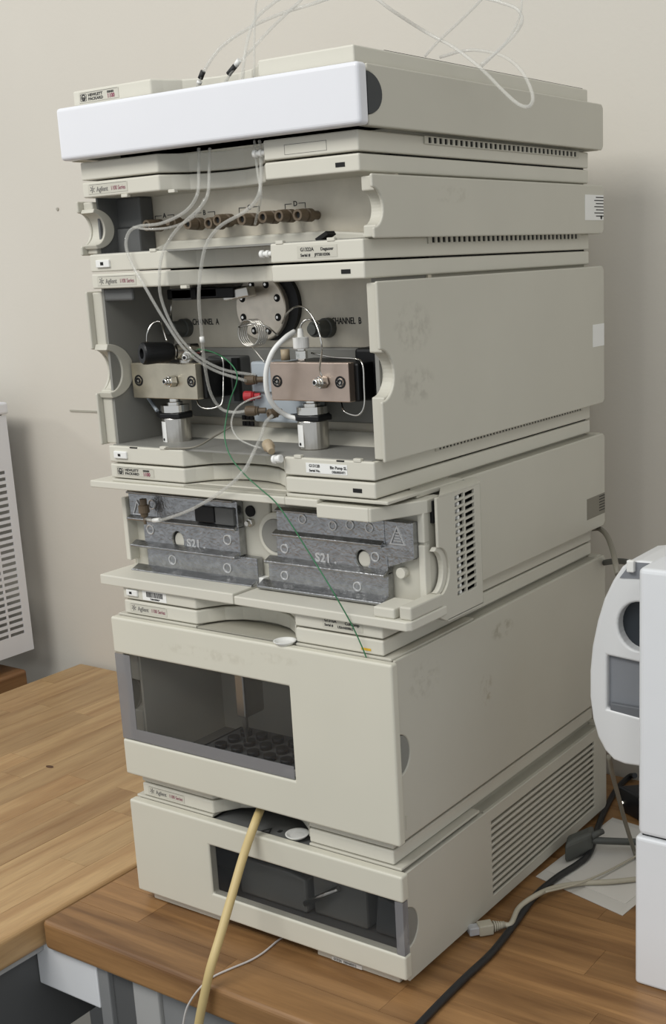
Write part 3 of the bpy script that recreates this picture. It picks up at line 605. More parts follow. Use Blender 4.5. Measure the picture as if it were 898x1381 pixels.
# flared, slotted side cheeks
def cheek(xs, xo, y0, yn, nz, nr, sgn):
    z0, z1 = zb + .006, zt - .0205
    hl = []
    for r_ in range(15):
        z = zb + .024 + r_ * .0063
        for ya, yb in ((.0775, .0925), (.0950, .1110)): hl.append([(ya, z), (yb, z + .0012), (yb, z + .0052), (ya, z + .0040)])
    o = [(y0, z0 + .005), (y0 + .01, z0), (yn, z0), (yn, z1), (y0, z1), (y0, nz + nr)]
    for k in range(1, 14): t = math.pi / 2 - math.pi * k / 14; o.append((y0 + nr * .8 * math.cos(t), nz + nr * math.sin(t)))
    o.append((y0, nz - nr))
    a, b = sorted((xo, xo - sgn * .0028)); f = MB().prism(o, a, b, 'S', hl).build('side_cheek', putty, R2, .0004, 1)
    # slope back to the shell
    MB().prism([(xo, yn), (xs, yn + .022), (xs - sgn * .002, yn + .022), (xo - sgn * .0028, yn)], z0, z1, 'T').build('cheek_slope', putty, f)
    MB().prism([(xo, y0 + .004), (xo, yn), (xs, yn + .022), (xs - sgn * .008, yn + .022), (xs - sgn * .008, y0 + .05)], z1, z1 + .0015, 'T').build('cheek_top', putty, f)
    MB().prism([(xo, y0 + .012), (xo, yn), (xs, yn + .022), (xs - sgn * .008, yn + .022), (xs - sgn * .008, y0 + .012)], z0 - .001, z0 + .001, 'T').build('cheek_bottom', putty, f)
    # inner rim of the finger notch
    o2 = []
    for k in range(0, 15): t = math.pi / 2 - math.pi * k / 14; o2.append((y0 + .001 + nr * .8 * math.cos(t), nz + nr * math.sin(t)))
    for k in range(14, -1, -1): t = math.pi / 2 - math.pi * k / 14; o2.append((y0 - .003 + nr * .62 * math.cos(t), nz + nr * .86 * math.sin(t)))
    a, b = sorted((xo - sgn * .0028, xo - sgn * .008)); MB().prism(o2, a, b, 'S').build('notch_rim', putty_l, f, .0006)
    return f
cheek(XR, .3535, .0475, .122, zb + .0535, .022, 1)
cheek(XL, -.0307, .0475, .122, zb + .0535, .022, -1)
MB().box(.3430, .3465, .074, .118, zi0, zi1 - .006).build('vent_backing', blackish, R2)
for r_ in range(15): MB().cyl((.3468, .0850, zb + .0260 + r_ * .0063), (.3520, .0850, zb + .0260 + r_ * .0063), .0020, n=8).build('rib_stud', white_pl, R2)
MB().box(.334, .3465, .052, .075, zi1 - .022, zi1 - .002).build('connector', blackish, R2)
MB().box(WL - .006, XR, .046, .126, zt - .0220, zt - .0171).build('shell_top', putty, R2, .0008, 1); MB().box(XL, .006, .046, .126, zt - .0220, zt - .0171).build('shell_top', putty, R2, .0008, 1)
MB().box(.002, WL - .002, .056, .120, zi1 - .006, zt - .0154).build('inner_top', putty_d, R2)
MB().box(.002, WL - .002, .05, .120, zb + .017, zi0).build('inner_bottom', putty_d, R2)
MB().box(.3434, .3500, .071, .077, zi0 + .008, zi1 - .030).build('gap_shade', blackish, R2)  # black block painting in the shade of the gap between housing and cheek
# left strip beside the left plate
MB().box(-.0225, -.0165, .030, .06, zi0 + .010, zi1 - .020).build('housing_rib', putty_l, R2, .001)
# labels of column base
MB().box(.006, .022, -.0022, .001, zb + .0042, zb + .0110).build('release_button', white_pl, R2, .0012, 3); MB().box(.011, .0145, -.0024, -.002, zb + .0065, zb + .009).build('button_slot', blackish, R2)
pl = MB().prism([(.028, zb + .0020), (.061, zb + .0020), (.061, zb + .0122), (.028, zb + .0122)], -.0003, 0, 'F').build('barcode_sticker', white_l, R2)
x = .0335
while x < .0555:
    w = random.choice((.0004, .0008, .0012)); MB().box(x, x + w, -.00045, -.0003, zb + .0055, zb + .0108).build('bar', ink, pl); x += w + random.choice((.0004, .0007))
text('*US64400862*', .0022, (.0385, -.0004, zb + .0030), 'F', ink, pl, bold=.00008)
plate_label(R2, .2565, .3015, zb + .0035, zb + .0128, [('G1316A', .0040, .259, zb + .0092, ink), ('ColComp', .0040, .282, zb + .0086, ink), ('Serial #', .0032, .259, zb + .0052, ink), ('US64400862', .0034, .2735, zb + .0046, ink)], m=putty)
# ---- autosampler door, window, interior
yD = -.0115
def wpt(u, v, y=yD): p = Y(u, v, y); return (p.x, p.z)
zd0, zd1 = .1490, .3215
wx0, wx1 = -.0085, .2190; wz0, wz1 = .168, .2835
wz = lambda x: 0
dx0, dx1 = -.0105, .3385
wl, wr = wpt(153, 879.5), wpt(390, 926); bl, br = wpt(163.4, 995.4), wpt(397, 1053)
print('window', wl, wr, bl, br)
WZ1 = (wl[1] + wr[1]) / 2; WZb_l, WZb_r = bl[1], br[1]
WXr = (wr[0] + br[0]) / 2
door = MB().prism([(dx0, zd0), (dx1, zd0), (dx1, zd1), (dx0, zd1), (dx0, WZ1), (WXr, WZ1), (WXr, WZb_r), (dx0, WZb_l)], yD, -.0018, 'F').build('door', door_m, R1, .0022, 3)
MB().prism([(dx0 + .0003, WZb_l + .0005), (WXr - .0005, WZb_r + .0005), (WXr - .0005, WZ1 - .0005), (dx0 + .0003, WZ1 - .0005)], yD + .0012, yD + .0040, 'F').build('window_pane', smoke, door, label='large tinted window pane')
MB().prism([(dx0 + .0005, WZb_l + .001), (dx0 + .022, WZb_l + .002), (dx0 + .022, WZ1 - .001), (dx0 + .0005, WZ1 - .001)], yD + .0006, yD + .0011, 'F').build('window_edge', smoke2, door)
MB().prism([(dx0 + .022, WZb_l + .0015), (WXr - .001, WZb_r + .001), (WXr - .001, WZb_r + .014), (dx0 + .022, WZb_l + .014)], yD + .0006, yD + .0011, 'F').build('window_edge', smoke2, door)
MB().prism([(dx0, WZ1 - .0012), (WXr, WZ1 - .0012), (WXr, WZb_r), (dx0, WZb_l), (dx0, WZb_l + .0012), (WXr - .0012, WZb_r + .0012), (WXr - .0012, WZ1), (dx0, WZ1)][:4], yD + .004, yD + .0045, 'F') if False else None
MB().box(.0035, WL - .004, .126, .130, .1545, .3235).build('inner_wall', putty_l, R1)
MB().box(.0035, .0065, .008, .126, .1545, .3235).build('inner_wall', putty_l, R1); MB().box(.0065, .22, .001, .126, .1545, .1565).build('inner_floor', grey_in, R1)
MB().box(.222, .226, .001, .126, .1545, .3235).build('inner_wall', grey_dk, R1)
tr = MB().box(.045, .218, .012, .11, .160, .170).build('vial_tray', black, R1, .002)
MB().box(.06, .21, .02, .10, .170, .1765).build('tray_insert', grey_dk, tr, .002)
for k in range(6):
    for j in range(3): MB().cyl((.08 + k * .022, .04 + j * .02, .1765), (.08 + k * .022, .04 + j * .02, .182), .0065, n=14).build('vial_well', black, tr)
MB().box(.02, .215, .070, .076, .262, .270).build('arm_rail', grey_in, R1, .001); MB().box(.105, .118, .040, .070, .215, .29).build('gripper_arm', steel, R1, .002)
MB().box(.06, .10, .02, .05, .1565, .168).build('wash_port', black, R1, .002)
MB().lathe((.112, .045, .215), (.112, .045, .17), [(0, .003), (.01, .003), (.028, .0006)], 12).build('needle', steel, R1)
MB().obox((.205, .02, .178), (.018, .006, 0), (-.0005, .0015, 0), (0, 0, .006)).build('white_bracket', white_pl, R1)
for r_, zc_, n_ in ((R1, .232, .0185), (R0, .061, .0195)):
    o = [(.002, zc_ + n_)] + [(.002 + n_ * .86 * math.cos(t), zc_ + n_ * math.sin(t)) for t in [math.pi / 2 - math.pi * k / 16 for k in range(1, 16)]] + [(.002, zc_ - n_)]
    MB().prism(o, XL + .0012, XL + .003, 'S').build('finger_grip', putty_d, r_)
for r_, z_ in ((R1, ZS[2] - .0152), (R0, ZS[1] - .0152)):
    MB().box(XL + .003, .0995, -.0012, .14, z_ - .0034, z_ - .0008).build('top_ledge', putty, r_, .0005, 1); MB().box(.2245, XR - .003, -.0012, .14, z_ - .0034, z_ - .0008).build('top_ledge', putty, r_, .0005, 1)
# half-round inserts
def half_disc(root, zc, nr, m, y0=.0035):
    o = [(y0, zc + nr)] + [(y0 + nr * .86 * math.cos(t), zc + nr * math.sin(t)) for t in [math.pi / 2 - math.pi * k / 16 for k in range(1, 16)]] + [(y0, zc - nr)]
    MB().prism(o, XR - .003, XR - .0012, 'S').build('finger_grip', m, root, label='grey half-round inset')
gri = mat('grip_grey', (134, 134, 128), .5)
MB().box(.30, XR - .0004, -.0018, .0, .1505, .205).build('door_gap', blackish, R1)
half_disc(R1, .232, .0180, gri); half_disc(R0, .061, .0190, gri)
# small D-shaped tab near bottom of the autosampler side
MB().prism([(.005, .1585)] + [(.005 + .006 * math.cos(t), .1655 + .007 * math.sin(t)) for t in [-math.pi / 2 + math.pi * k / 8 for k in range(9)]] + [(.005, .1725)], XR - .0005, XR + .0004, 'S', ).build('side_tab', putty, R1, .0002, 1)
# drain cups
def cup(root, u, v, z, dz, rx=.0125, m=white_pl):
    p = Z(u, v, z); prof = [(0, rx * .7), (.001, rx * .8), (.0032, rx), (.0038, rx), (.0038, rx * .88), (.0018, rx * .6), (.0012, rx * .2)]
    MB().lathe((p.x, p.y + .004, z - .0060), (p.x, p.y + .004, z), prof, 28).build('drain_cup', m, root)
    return p
cup(R1, 380, 862, ZS[2] - .012, 0, .0108)
# channel floors in front of the recesses
for rt_, z in ((R1, ZS[2] - .0170), (R0, ZS[1] - .0205), (R2, ZS[3] - .0175)):
    MB().prism([(.100, .0), (.2235, .0), (.2235, .04), (.100, .04)], z - .0015, z, 'T').build('channel_floor', putty_d if rt_ is not R0 else grey_dk, rt_)
p = cup(R0, 397, 1123, ZS[1] - .0125, 0, .0118)
wt = Z(360, 1121, ZS[1] - .0205)
MB().prism([(wt.x - .006, wt.y - .003), (wt.x + .006, wt.y - .003), (wt.x, wt.y + .008)], ZS[1] - .0205, ZS[1] - .0202, 'T', [[(wt.x - .0038, wt.y - .0018), (wt.x + .0038, wt.y - .0018), (wt.x, wt.y + .0048)]]).build('warning_mark', ink, R0)
wt = Z(378, 1121, ZS[1] - .0205); MB().box(wt.x - .002, wt.x + .002, wt.y - .003, wt.y + .002, ZS[1] - .0205, ZS[1] - .0202).build('warning_mark', ink, R0)
p = Y(357, 869, -.012)

# yellow sticker
A = Y(487, 873, -.0003); B = Y(500, 877, -.0003); MB().box(A.x, B.x, -.0004, 0, A.z - .0022, A.z).build('yellow_sticker', yel, R1)
# ---- detector door and window
zd0, zd1 = .0138, .1195
hz1 = (wpt(280, 1137)[1] + wpt(530, 1218)[1]) / 2; hz0 = (wpt(288, 1204)[1] + wpt(537, 1290)[1]) / 2; hx = wpt(284, 1170)[0]
print('det window', hx, hz0, hz1)
door = MB().prism([(dx0, zd0), (dx1, zd0), (dx1, hz0), (hx, hz0), (hx, hz1), (dx1, hz1), (dx1, zd1), (dx0, zd1)], yD, -.0005, 'F').build('door', door_m, R0, .0022, 3)
MB().box(hx + .0003, dx1 - .0100, yD + .0012, yD + .0035, hz0 + .0003, hz1 - .0003).build('window_pane', smoke, door, label='wide dark tinted window pane')
MB().box(dx1 - .0095, dx1 - .0008, yD + .0006, -.0026, hz0 + .0003, hz1 - .0003).build('window_edge', smoke2, door)
MB().box(.0035, WL - .004, .066, .070, .0175, .1215).build('inner_wall', grey_dk, R0); MB().box(.0035, WL - .004, .001, .066, .0168, .0185).build('inner_floor', grey_dk, R0)
MB().box(.11, .24, .062, .066, .078, .098).build('inner_label', grey_in, R0); MB().prism([(.10, .02), (.19, .02), (.19, .058), (.17, .062), (.10, .062)], .03, .06, 'F').build('lamp_cover', grey_in, R0, .003)
MB().prism([(.195, .02), (.262, .02), (.262, .062), (.255, .072), (.195, .072)], .035, .06, 'F').build('lamp_cover', grey_in, R0, .003); MB().prism([(.27, .02), (.318, .02), (.318, .056), (.275, .062)], .035, .06, 'F').build('lamp_cover', grey_dk, R0, .003)
MB().cyl((.192, .025, .035), (.232, .03, .06), .003, n=10).build('flow_cell_arm', steel, R0)
pl = MB().box(.2435, .2795, -.0012, 0, .0018, .0058).build('serial_plate', white_l, R0); text('G1315A   DE54602512', .0034, (.2455, -.0013, .0026), 'F', ink_g, pl, bold=.0001, sx=.85)
# louvres on the detector side: real recessed slots
sp = [o for o in R0.children if o.name.startswith('side_panel')]
def louvre_panel():
    old = [o for o in sp if sum(v.co.x for v in o.data.vertices) / len(o.data.vertices) > .1][0]
    hl = []
    n = 12; z0, z1 = .0185, .1045
    for k in range(n):
        z = z0 + (z1 - z0) * k / n + .0012
        hl.append([(.157, z), (.399, z), (.399, z + .0040), (.157, z + .0040)])
    mb = MB().prism(side_pts(.0065, .1165, 0, .4325, .061, .0205), XR - .003, XR, 'S', hl)
    hb = [[(.0065, .007), (.150, .007), (.150, .116), (.0065, .116)]]
    mb.prism(side_pts(.0075, .1155, .0065, .150, .061, .0205 * .86), WL - .004, XR - .003, 'S')
    mb.box(WL - .004, XR - .003, .406, .430, .0075, .1155).box(WL - .004, XR - .003, .149, .407, .1115, .1158).box(WL - .004, XR - .003, .149, .407, .0072, .011)
    new = mb.build('side_panel', putty, R0, .0006, 1)
    MB().box(WL - .004, WL - .001, .150, .406, .0075, .1155).build('vent_backing', grey_dk, R0)
    for k in range(n):
        z = z0 + (z1 - z0) * k / n
        MB().prism([(XR - .003, z + .0012), (XR - .009, z + .0062), (XR - .0094, z + .0056), (XR - .0035, z + .0006)], .157, .399, 'F').build('louvre', putty, R0) if False else MB().obox((XR - .0065, .278, z + .0022), (.0035, 0, .0018), (0, .121, 0), (-.0004, 0, .0007)).build('louvre', putty, R0)
    bpy.data.objects.remove(old)
louvre_panel()
# ------------------------------------------------------------------ tubing
def path(pts):
    out = []
    for p in pts:
        if len(p) == 3: out.append(Y(p[0], p[1], p[2]))
        elif p[2] == 'x': out.append(X(p[0], p[1], p[3]))
        else: out.append(Z(p[0], p[1], p[3]))
    return out
def tubing(name, label, cat, pts, r, m, group=None, n=12):
    return tag(MB().tube(path(pts), r, n, 7).build(name, m), label, cat, group)
TR = .0015
def sleeve(u, v, u2, v2, y, root, m, r=.0023): MB().cyl(Y(u, v, y), Y(u2, v2, y), r, n=14).build('marker_sleeve', m, root)
def tubing_with(name, label, pts, r, marks):
    L_ = path(pts); t = thing(name, label, 'tube', L_[0]); MB().tube(L_, r, 12, 7).build('tube', clear_t, t)
    for (u, v, u2, v2, y, m) in marks: sleeve(u, v, u2, v2, y, t, m)
    return t
tubing_with('solvent_tube', 'clear tube arching over the top module and looping down its right side', [(266, 118, .012), (274, 98, .012), (296, 66, .02), (330, 41, .03), (375, 20, .05), (425, 4, .06), (470, -10, .08), (500, -6, .08), (530, 15, .09), (572, 42, .12), (612, 64, .12), (648, 92, .11), (680, 124, .07), (700, 141, .05), (714, 143, .045), (718, 128, .06), (706, 100, .10), (686, 80, .14), (660, 70, .17), (628, 68, .18), (594, 77, .20)], TR, [(270, 106, 274, 96, .012, ink), (268, 113, 269.5, 109, .012, white_pl)])
tubing_with('solvent_tube', 'clear tube with a black and white marker sleeve leaning up right from the channel', [(300, 118, .012), (316, 92, .012), (340, 66, .02), (366, 38, .03), (392, 13, .05), (410, -6, .06), (440, -60, .09), (470, -160, .12)], TR * .9, [(308, 100, 317, 89, .012, ink), (318, 88, 323, 81, .012, white_pl)])
tubing('solvent_tube', 'clear tube rising straight then bending right above the white panel', 'tube', [(327, 110, .012), (329, 82, .012), (335, 50, .02), (346, 24, .03), (370, 3, .04), (385, -8, .05), (440, -60, .10), (500, -150, .13)], TR, clear_t)
tubing('solvent_tube', 'thin clear tube rising vertically behind the left tubes', 'tube', [(343, 108, .014), (343, 60, .014), (344, 20, .014), (348, -10, .014), (366, -90, .03), (400, -170, .08)], .0010, clear_t)
tubing('solvent_tube', 'clear tube slanting up from the lid centre to the top of the picture', 'tube', [(573, 76, .12), (592, 55, .12), (625, 24, .12), (655, -8, .12), (700, -70, .13), (720, -160, .14)], TR * .8, clear_t)
tubing('solvent_tube', 'clear hooked tube curling over at the upper right of the top lid', 'tube', [(648, 88, .10), (672, 68, .11), (694, 46, .12), (704, 28, .12), (697, 12, .12), (672, 2, .12), (645, -6, .12), (600, -30, .13), (560, -90, .14), (545, -160, .14)], TR, clear_t)
tubing('solvent_tube', 'clear thinner tube beside the hooked one at upper right', 'tube', [(650, 90, .12), (678, 62, .12), (698, 30, .12), (704, -6, .12), (700, -80, .13), (690, -160, .14)], TR * .6, clear_t)
tubing('solvent_tube', 'clear tube from under the white panel, bulging left past the pump name plate', 'tube', [(268, 200, .016), (268, 232, .010), (266, 262, -.006), (250, 285, -.006), (218, 301, -.004), (188, 305, -.002), (174, 313, -.004), (170, 332, -.006), (178, 356, -.006), (196, 388, -.006), (222, 432, .002), (250, 472, .012), (286, 498, .03), (333, 514, .048)], TR, clear_t)
tubing('solvent_tube', 'clear tube hanging from the white panel down the middle of the pump lid', 'tube', [(283, 200, .016), (282, 232, .010), (280, 262, -.006), (268, 282, -.006), (238, 310, -.006), (220, 340, -.006), (215, 372, -.006), (218, 405, .0), (236, 446, .008), (264, 478, .02), (300, 498, .035), (345, 506, .055)], TR, clear_t)
tubing_with('solvent_tube', 'clear tube passing in front of the first channel lettering, with a white clip', [(350, 190, .012), (352, 225, .004), (349, 262, -.006), (332, 284, -.006), (298, 304, -.005), (280, 326, -.006), (272, 355, -.006), (268, 400, -.002), (272, 452, .010), (276, 492, .022), (284, 530, .035), (298, 551, .045), (316, 556, .050), (334, 554, .050)], TR * 1.05, [(272, 454, 273, 462, .010, white_pl)])
tubing('solvent_tube', 'clear tube beside the centre block, ending at a degasser fitting', 'tube', [(343, 190, .016), (347, 230, .006), (352, 262, -.002), (348, 284, .010), (344, 302, .03)], TR * .8, clear_t)
tubing('capillary_tube', 'clear tube looping in front of the degasser fittings', 'tube', [(180, 306, .02), (200, 309, .01), (232, 306, .004), (262, 292, .0), (276, 268, -.002)], TR * .8, clear_t)
tubing_with('waste_tube', 'clear tube from the brown pump fitting down to the left ribbed plate', [(368, 560, .042), (358, 570, .035), (352, 588, .02), (342, 610, -.003), (328, 636, -.010), (300, 662, -.010), (262, 685, .0), (232, 697, .012), (212, 702, .018), (196, 700, .022)], TR * 1.1, [(207, 702, 216, 701, .017, white_pl)])
tubing('capillary_tube', 'thin grey loop tube from the red fitting to the tray floor', 'tube', [(352, 534, .05), (334, 540, .042), (318, 552, .035), (312, 572, .03), (320, 590, .02), (338, 600, .015), (352, 604, .012)], .0009, clear_t)
tubing('capillary_tube', 'thick white tube curving round the left end of the right pump head', 'tube', [(397, 447, .034), (384, 456, .022), (368, 474, .012), (359, 500, .008), (360, 528, .010), (370, 548, .018), (386, 560, .03), (402, 565, .034)], .0023, white_pl)
tubing('capillary_tube', 'steel capillary arching over the right pump head', 'capillary', [(380, 436, .075), (386, 424, .05), (398, 414, .03), (412, 416, .02), (424, 432, .015), (432, 455, .012), (434, 474, .014), (431, 496, .018), (434, 508, .020)], .0008, chrome)
tubing('capillary_tube', 'short steel hook capillary above the white nut', 'capillary', [(406, 456, .045), (405, 442, .045), (410, 433, .046), (420, 431, .05), (430, 436, .06)], .0009, chrome)
tubing('capillary_tube', 'steel capillary loop round the right end of the right pump head', 'capillary', [(420, 476, .05), (450, 482, .045), (480, 484, .04), (489, 492, .035), (491, 520, .035), (491, 548, .035), (482, 560, .035), (465, 555, .037), (460, 542, .045)], .0008, chrome)
tubing('capillary_tube', 'steel capillary bow below the left pump head', 'capillary', [(264, 532, .045), (268, 546, .04), (278, 551, .04), (292, 549, .045), (300, 541, .05), (301, 510, .06), (300, 484, .06), (290, 476, .065), (268, 474, .07)], .0008, chrome)
tubing('capillary_tube', 'steel hoop capillary over the black purge knob', 'capillary', [(198, 462, .03), (199, 448, .03), (206, 436, .035), (216, 434, .04), (220, 444, .035), (225, 460, .03)], .0009, chrome)
tubing('capillary_tube', 'straight steel rod at the upper left of the pump bay', 'capillary', [(231, 398, .085), (230, 436, .085)], .0008, chrome)
tubing('capillary_tube', 'fine steel line from the coil to the right pump head', 'capillary', [(322, 441, .05), (345, 437, .045), (362, 442, .05), (374, 452, .06)], .0008, chrome)
tubing('capillary_tube', 'fine steel line slanting below the coil', 'capillary', [(338, 466, .06), (348, 478, .06), (357, 489, .06)], .0005, steel)
tubing('capillary_tube', 'pale tube slanting from the left pump head to its lower valve', 'tube', [(194, 528, .05), (203, 541, .05), (212, 554, .042)], .0019, blue_g)
tubing('capillary_tube', 'grey tube lying across the pump tray floor', 'tube', [(222, 605, .0), (262, 603, .004), (290, 588, .03), (312, 575, .05)], .0009, grey_cab)
tubing('ground_wire', 'thin green wire running from the pump bay down to the autosampler lid', 'wire', [(262, 470, .05), (284, 474, .035), (304, 484, .02), (318, 500, .012), (319, 516, .010), (311, 538, .010), (305, 565, .010), (303, 590, .0), (311, 616, -.006), (330, 640, -.010), (352, 660, -.012), (372, 678, -.010), (392, 706, -.008), (412, 738, -.008), (432, 770, -.010), (452, 803, -.012), (474, 842, -.007), (488, 872, -.005), (494, 887, -.0035)], .0006, green)
# tan hose: leaves the channel of the detector lid, crosses the edge of the worktop
tn = path([(351, 1092, .006), (343, 1112, -.012), (328, 1155, -.030), (312, 1210, -.055), (297, 1262, -.078), (284, 1305, -.096), (275, 1345, -.102), (268, 1381, -.104), (258, 1450, -.106)])
tag(MB().tube(tn, .0044, 18, 6).build('drain_hose', tan_t), 'thick tan drain hose hanging in front of the bottom module over the worktop edge', 'hose')
ww = path([(385, 1262, 'z', .0012), (374, 1269, 'z', .0012), (356, 1284, 'z', .0012), (338, 1295, 'z', .0012), (312, 1306, 'z', .0012), (288, 1317, 'z', .0012), (272, 1330, -.0965), (258, 1348, -.0975), (250, 1366, -.0975), (246, 1395, -.0975), (246, 1440, -.0975)])
tag(MB().tube(ww, .0010, 10, 6).build('thin_wire', wire_w), 'thin whitish wire emerging under the bottom module and over the worktop edge', 'wire')
# ------------------------------------------------------------------ right side things
ib = thing('white_cabinet', 'tall white two-section cabinet at the right edge of the picture', 'cabinet', (.62, .14, 0))
zc = .149
MB().prism(rr(.5115, .74, .114, .166, .006), zc + .0012, .397, 'T').build('upper_section', white_box, ib, .004, 3)
MB().prism(rr(.5100, .742, .112, .166, .004), .0, zc - .0006, 'T').build('lower_section', white_box, ib, .003, 3)
MB().box(.515, .735, .118, .16, zc - .001, zc + .0015).build('seam', blackish, ib)
# rounded housing behind it
rh = thing('rounded_housing', 'white rounded plastic housing with a dark round recess behind the white cabinet', 'housing', (.51, .2, .17))
y0 = .172
prof_px = [(862, 756), (848, 757), (838, 765), (826, 783), (814, 808), (805, 838), (798, 872), (795, 905), (795, 940), (799, 970), (806, 995), (815, 1012), (827, 1025), (842, 1031), (862, 1034)]
out = [(lambda p: (p.x, p.z))(Y(u, v, y0)) for u, v in prof_px]
xr = .60
out = out + [(xr, out[-1][1]), (xr, out[0][1])]
gc = Y(862, 846, y0); q0 = Y(820, 885, y0); q1 = Y(862, 962, y0)
circ = ell(gc.x, gc.z, .0215, .0235, 32)
rec = [(lambda p: (p.x, p.z))(Y(u, v, y0)) for u, v in ((818, 884), (862, 889), (862, 966), (818, 956))]
rec = [rec[0], (xr - .02, rec[1][1] - .01), (xr - .02, rec[2][1] - .01), rec[3]]
body = MB().prism(out, y0, y0 + .07, 'F', [circ, rec]).build('shell', round_m, rh, .006, 4)
MB().prism(ell(gc.x, gc.z, .0225, .0245, 32), y0 + .012, y0 + .02, 'F').build('dark_recess', dark_d, rh)
MB().prism([(rec[0][0] - .002, rec[0][1] + .002), (rec[1][0], rec[1][1] + .002), (rec[2][0], rec[2][1] - .002), (rec[3][0] - .002, rec[3][1] - .002)], y0 + .006, y0 + .02, 'F').build('grey_panel', grey_rec, rh)
MB().box(rec[3][0] + .003, xr - .025, y0 + .001, y0 + .006, rec[3][1] - .006, rec[3][1] + .006).build('panel_step', mat('recess_step', (104, 107, 111), .5), rh, .001)
a = Y(836, 779, y0); b = Y(862, 779, y0); c = Y(862, 758, y0); d = Y(852, 758, y0)
MB().prism([(a.x, a.z), (b.x + .01, b.z), (c.x + .01, c.z), (d.x, d.z)], y0 - .001, y0 + .001, 'F').build('grey_inset', grey_rec, rh)
e = Y(851, 764, y0 - .003); MB().box(e.x - .0035, e.x + .0035, y0 - .006, y0 - .0005, e.z - .005, e.z + .006).build('latch', white_pl, rh, .001)
MB().box(.54, .59, .166, .172, .2, .36).build('mounting_bracket', grey_met, rh)
# papers
ppz = [(706, 1186), (795, 1230), (845, 1236), (866, 1212), (890, 1120), (838, 1085), (800, 1102), (790, 1118)]
pp = [Z(u, v, .0) for u, v in ((704, 1184), (800, 1233), (864, 1236), (900, 1130), (842, 1088), (800, 1110))]
pa = thing('paper_sheets', 'white paper sheets lying flat right of the bottom module under cables', 'paper', (.40, .32, 0))
MB().prism([(.337, .245), (.349, .418), (.470, .400), (.452, .216)], .0002, .0009, 'T').build('sheet', paper_m, pa)
MB().prism([(.341, .262), (.352, .408), (.462, .392), (.4455, .238)], .0010, .0015, 'T').build('sheet', mat('paper_upper', (214, 211, 204), .7), pa)
# black power adapter box
bb = thing('black_box', 'black electronic box with two small lit lamps behind the cables', 'electronic box', (.40, .45, 0))
MB().prism([(.345, .442), (.394, .4175), (.46, .47), (.41, .495)], .0, .032, 'T').build('case', mat('black_case', (34, 37, 42), .35), bb, .003, 3)
g1 = Y(838, 1082, .4445 - .003); 
lampm = mat('lamp_white', (255, 250, 235), .4, emit=2)
n_ = Vector((-.0245, -.049, 0)).normalized()
for f_, z_ in ((.16, .013), (.98, .013)):
    c_ = Vector((.345 + .049 * f_, .442 - .0245 * f_, z_)); MB().cyl(c_, c_ + n_ * .0012, .0016, n=10).build('lamp', lampm, bb)
# grey power plug
pg = thing('power_plug', 'dark grey power plug lying against the bottom module rear side', 'plug', (.35, .33, 0))
c0 = Z(790, 1136, .012); dr_ = Vector((1, .10, 0)).normalized()
pa_ = Z(763, 1146, .014); pb_ = Z(800, 1130, .016)
MB().obox((pa_ + pb_) / 2, (pb_ - pa_) * .5, Vector((.35, -.94, 0)) * .0125, (0, 0, .0125)).build('plug_body', dgrey_cab, pg, .005, 3)
MB().cyl(Z(796, 1128, .022), Z(813, 1121, .024), .0042, .0032, n=14).build('strain_relief', dgrey_cab, pg)
MB().tube(path([(798, 1133, 'z', .016), (815, 1134, 'z', .016), (840, 1135, 'z', .015), (870, 1136, 'z', .012), (905, 1137, 'z', .010)]), .0040, 14, 5).build('power_cord', dgrey_cab, pg)
# cables
tag(MB().tube(path([(556, 1392, 'z', .0032), (590, 1356, 'z', .0032), (628, 1318, 'z', .0032), (664, 1284, 'z', .0032), (696, 1243, 'z', .0032), (722, 1208, 'z', .0042), (750, 1184, 'z', .0046), (778, 1166, 'z', .005), (795, 1150, 'z', .0052), (806, 1116, 'z', .0036), (818, 1088, 'z', .0036), (832, 1064, 'z', .0036), (848, 1048, 'z', .004), (856, 1046, 'z', .010)]), .0037, 14, 6).build('black_cable', black_cab), 'thick black cable winding from the lower front edge to the back', 'cable')
rj = thing('network_cable', 'beige network cable with clear plug lying on the worktop beside the bottom module', 'cable', Z(650, 1252, 0))
a = Z(638, 1254, .0065); b = Z(662, 1250, .0065); d = (b - a).normalized(); sd = Vector((-d.y, d.x, 0))
MB().obox(a + d * .0005, d * .0055, sd * .0052, (0, 0, .0042)).build('clear_plug', rjm, rj, .0008, 1, label='clear plastic plug')
MB().obox(a + d * .0015, d * .004, sd * .0038, (0, 0, .0028)).build('contacts', steel, rj)
MB().obox(a + d * .0125, d * .0075, sd * .0064, (0, 0, .0056)).build('boot', beige_cab, rj, .0012)
for k in range(5): c_ = a + d * (.0212 + k * .0024); r_ = .0058 - k * .0006; MB().cyl(c_, c_ + d * .0014, r_, n=16).build('boot_rib', beige_cab, rj)
MB().cyl(a + d * .019, a + d * .033, .0036, n=14).build('boot_core', beige_cab, rj)
e = a + d * .032
P_ = [e, e + d * .008] + path([(700, 1224, 'z', .0075), (722, 1208, 'z', .0102), (748, 1197, 'z', .0080), (785, 1191, 'z', .0052), (825, 1189, 'z', .0052), (870, 1184, 'z', .005), (900, 1178, 'z', .005)])
MB().tube(P_, .0028, 14, 6).build('cable', beige_cab, rj)
tag(MB().tube(path([(735, 1203, 'z', .0120), (775, 1193, 'z', .0100), (815, 1177, 'z', .006), (862, 1152, 'z', .005), (900, 1130, 'z', .005)]), .0012, 10, 6).build('thin_cable', beige_cab), 'thin beige cable crossing the papers above the network cable', 'cable')
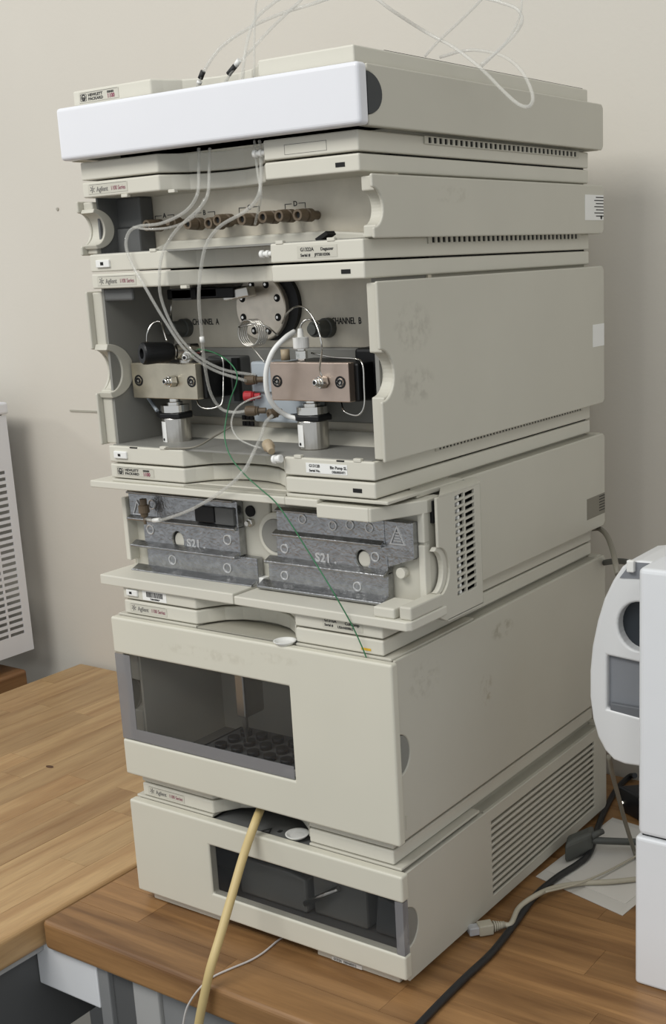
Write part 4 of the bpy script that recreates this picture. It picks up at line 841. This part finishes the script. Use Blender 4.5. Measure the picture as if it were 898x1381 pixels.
tag(MB().tube(path([(821, 1020, .20), (826, 1045, .22), (834, 1075, .27), (842, 1105, .30), (848, 1125, .32), (856, 1150, 'z', .004), (866, 1175, 'z', .004)]), .0024, 12, 6).build('grey_cable', grey_cab), 'grey cable dropping from below the rounded housing to the papers', 'cable')
tag(MB().tube(path([(798, 713, .428), (808, 713, .43), (818, 722, .40), (826, 742, .33), (830, 760, .25), (833, 775, .235)]), .0030, 12, 6).build('grey_cable', grey_cab), 'grey cable curving from behind the column compartment down to the rounded housing', 'cable')
tag(MB().tube(path([(796, 762, .44), (808, 760, .44), (828, 757, .40), (846, 758, .34), (862, 764, .30), (880, 775, .27)]), .0034, 12, 6).build('dark_cable', dgrey_cab), 'dark cable running horizontally behind the rounded housing', 'cable')
# ------------------------------------------------------------------ perforated unit at far left
XP = -.785
pu = thing('perforated_unit', 'white sheet-metal unit with rows of ventilation slots at the left edge', 'lab instrument', (-.95, .3, 0))
def xp(u, v): p = X(u, v, XP); return (p.y, p.z)
yb, zb0 = xp(46, 875); _, ztp = xp(8, 560)
hl = []
top = xp(0, 643); zs0 = xp(20, 858)[1]; zs1 = xp(3, 640)[1]; n = 26
for k in range(n):
    z = zs0 + (zs1 - zs0) * k / (n - 1)
    for c in range(5):
        y1_ = yb - .016 - .033 * c; hl.append([(y1_ - .029, z), (y1_, z), (y1_, z + .0058), (y1_ - .029, z + .0058)])
ft = .015
MB().prism([(.05, zb0), (yb, zb0), (yb, ztp), (.05, ztp)], XP - .0015, XP, 'S', hl).build('slotted_panel', white_m, pu)
MB().box(-1.25, XP - .0015, .05, .056, zb0, ztp).build('front_panel', white_m, pu, .001)
MB().box(-1.25, XP - .0015, .05, yb, zb0, zb0 + .002).build('bottom_panel', white_m, pu)
MB().box(-1.26, XP + .004, .04, yb + .004, ztp + .002, ztp + .022).build('top_cover', white_m, pu, .004, 3)
MB().box(-1.24, XP - .006, .06, yb - .004, ztp, ztp + .002).build('gasket', blackish, pu)
MB().box(-1.20, -.93, .10, .40, zb0 + .002, zb0 + .20).build('inner_block', grey_dk, pu, .004)
for x in (-1.2, -.83):
    for y in (.09, yb - .06): MB().cyl((x, y, 0), (x, y, zb0), .014, n=16).build('foot', black, pu)
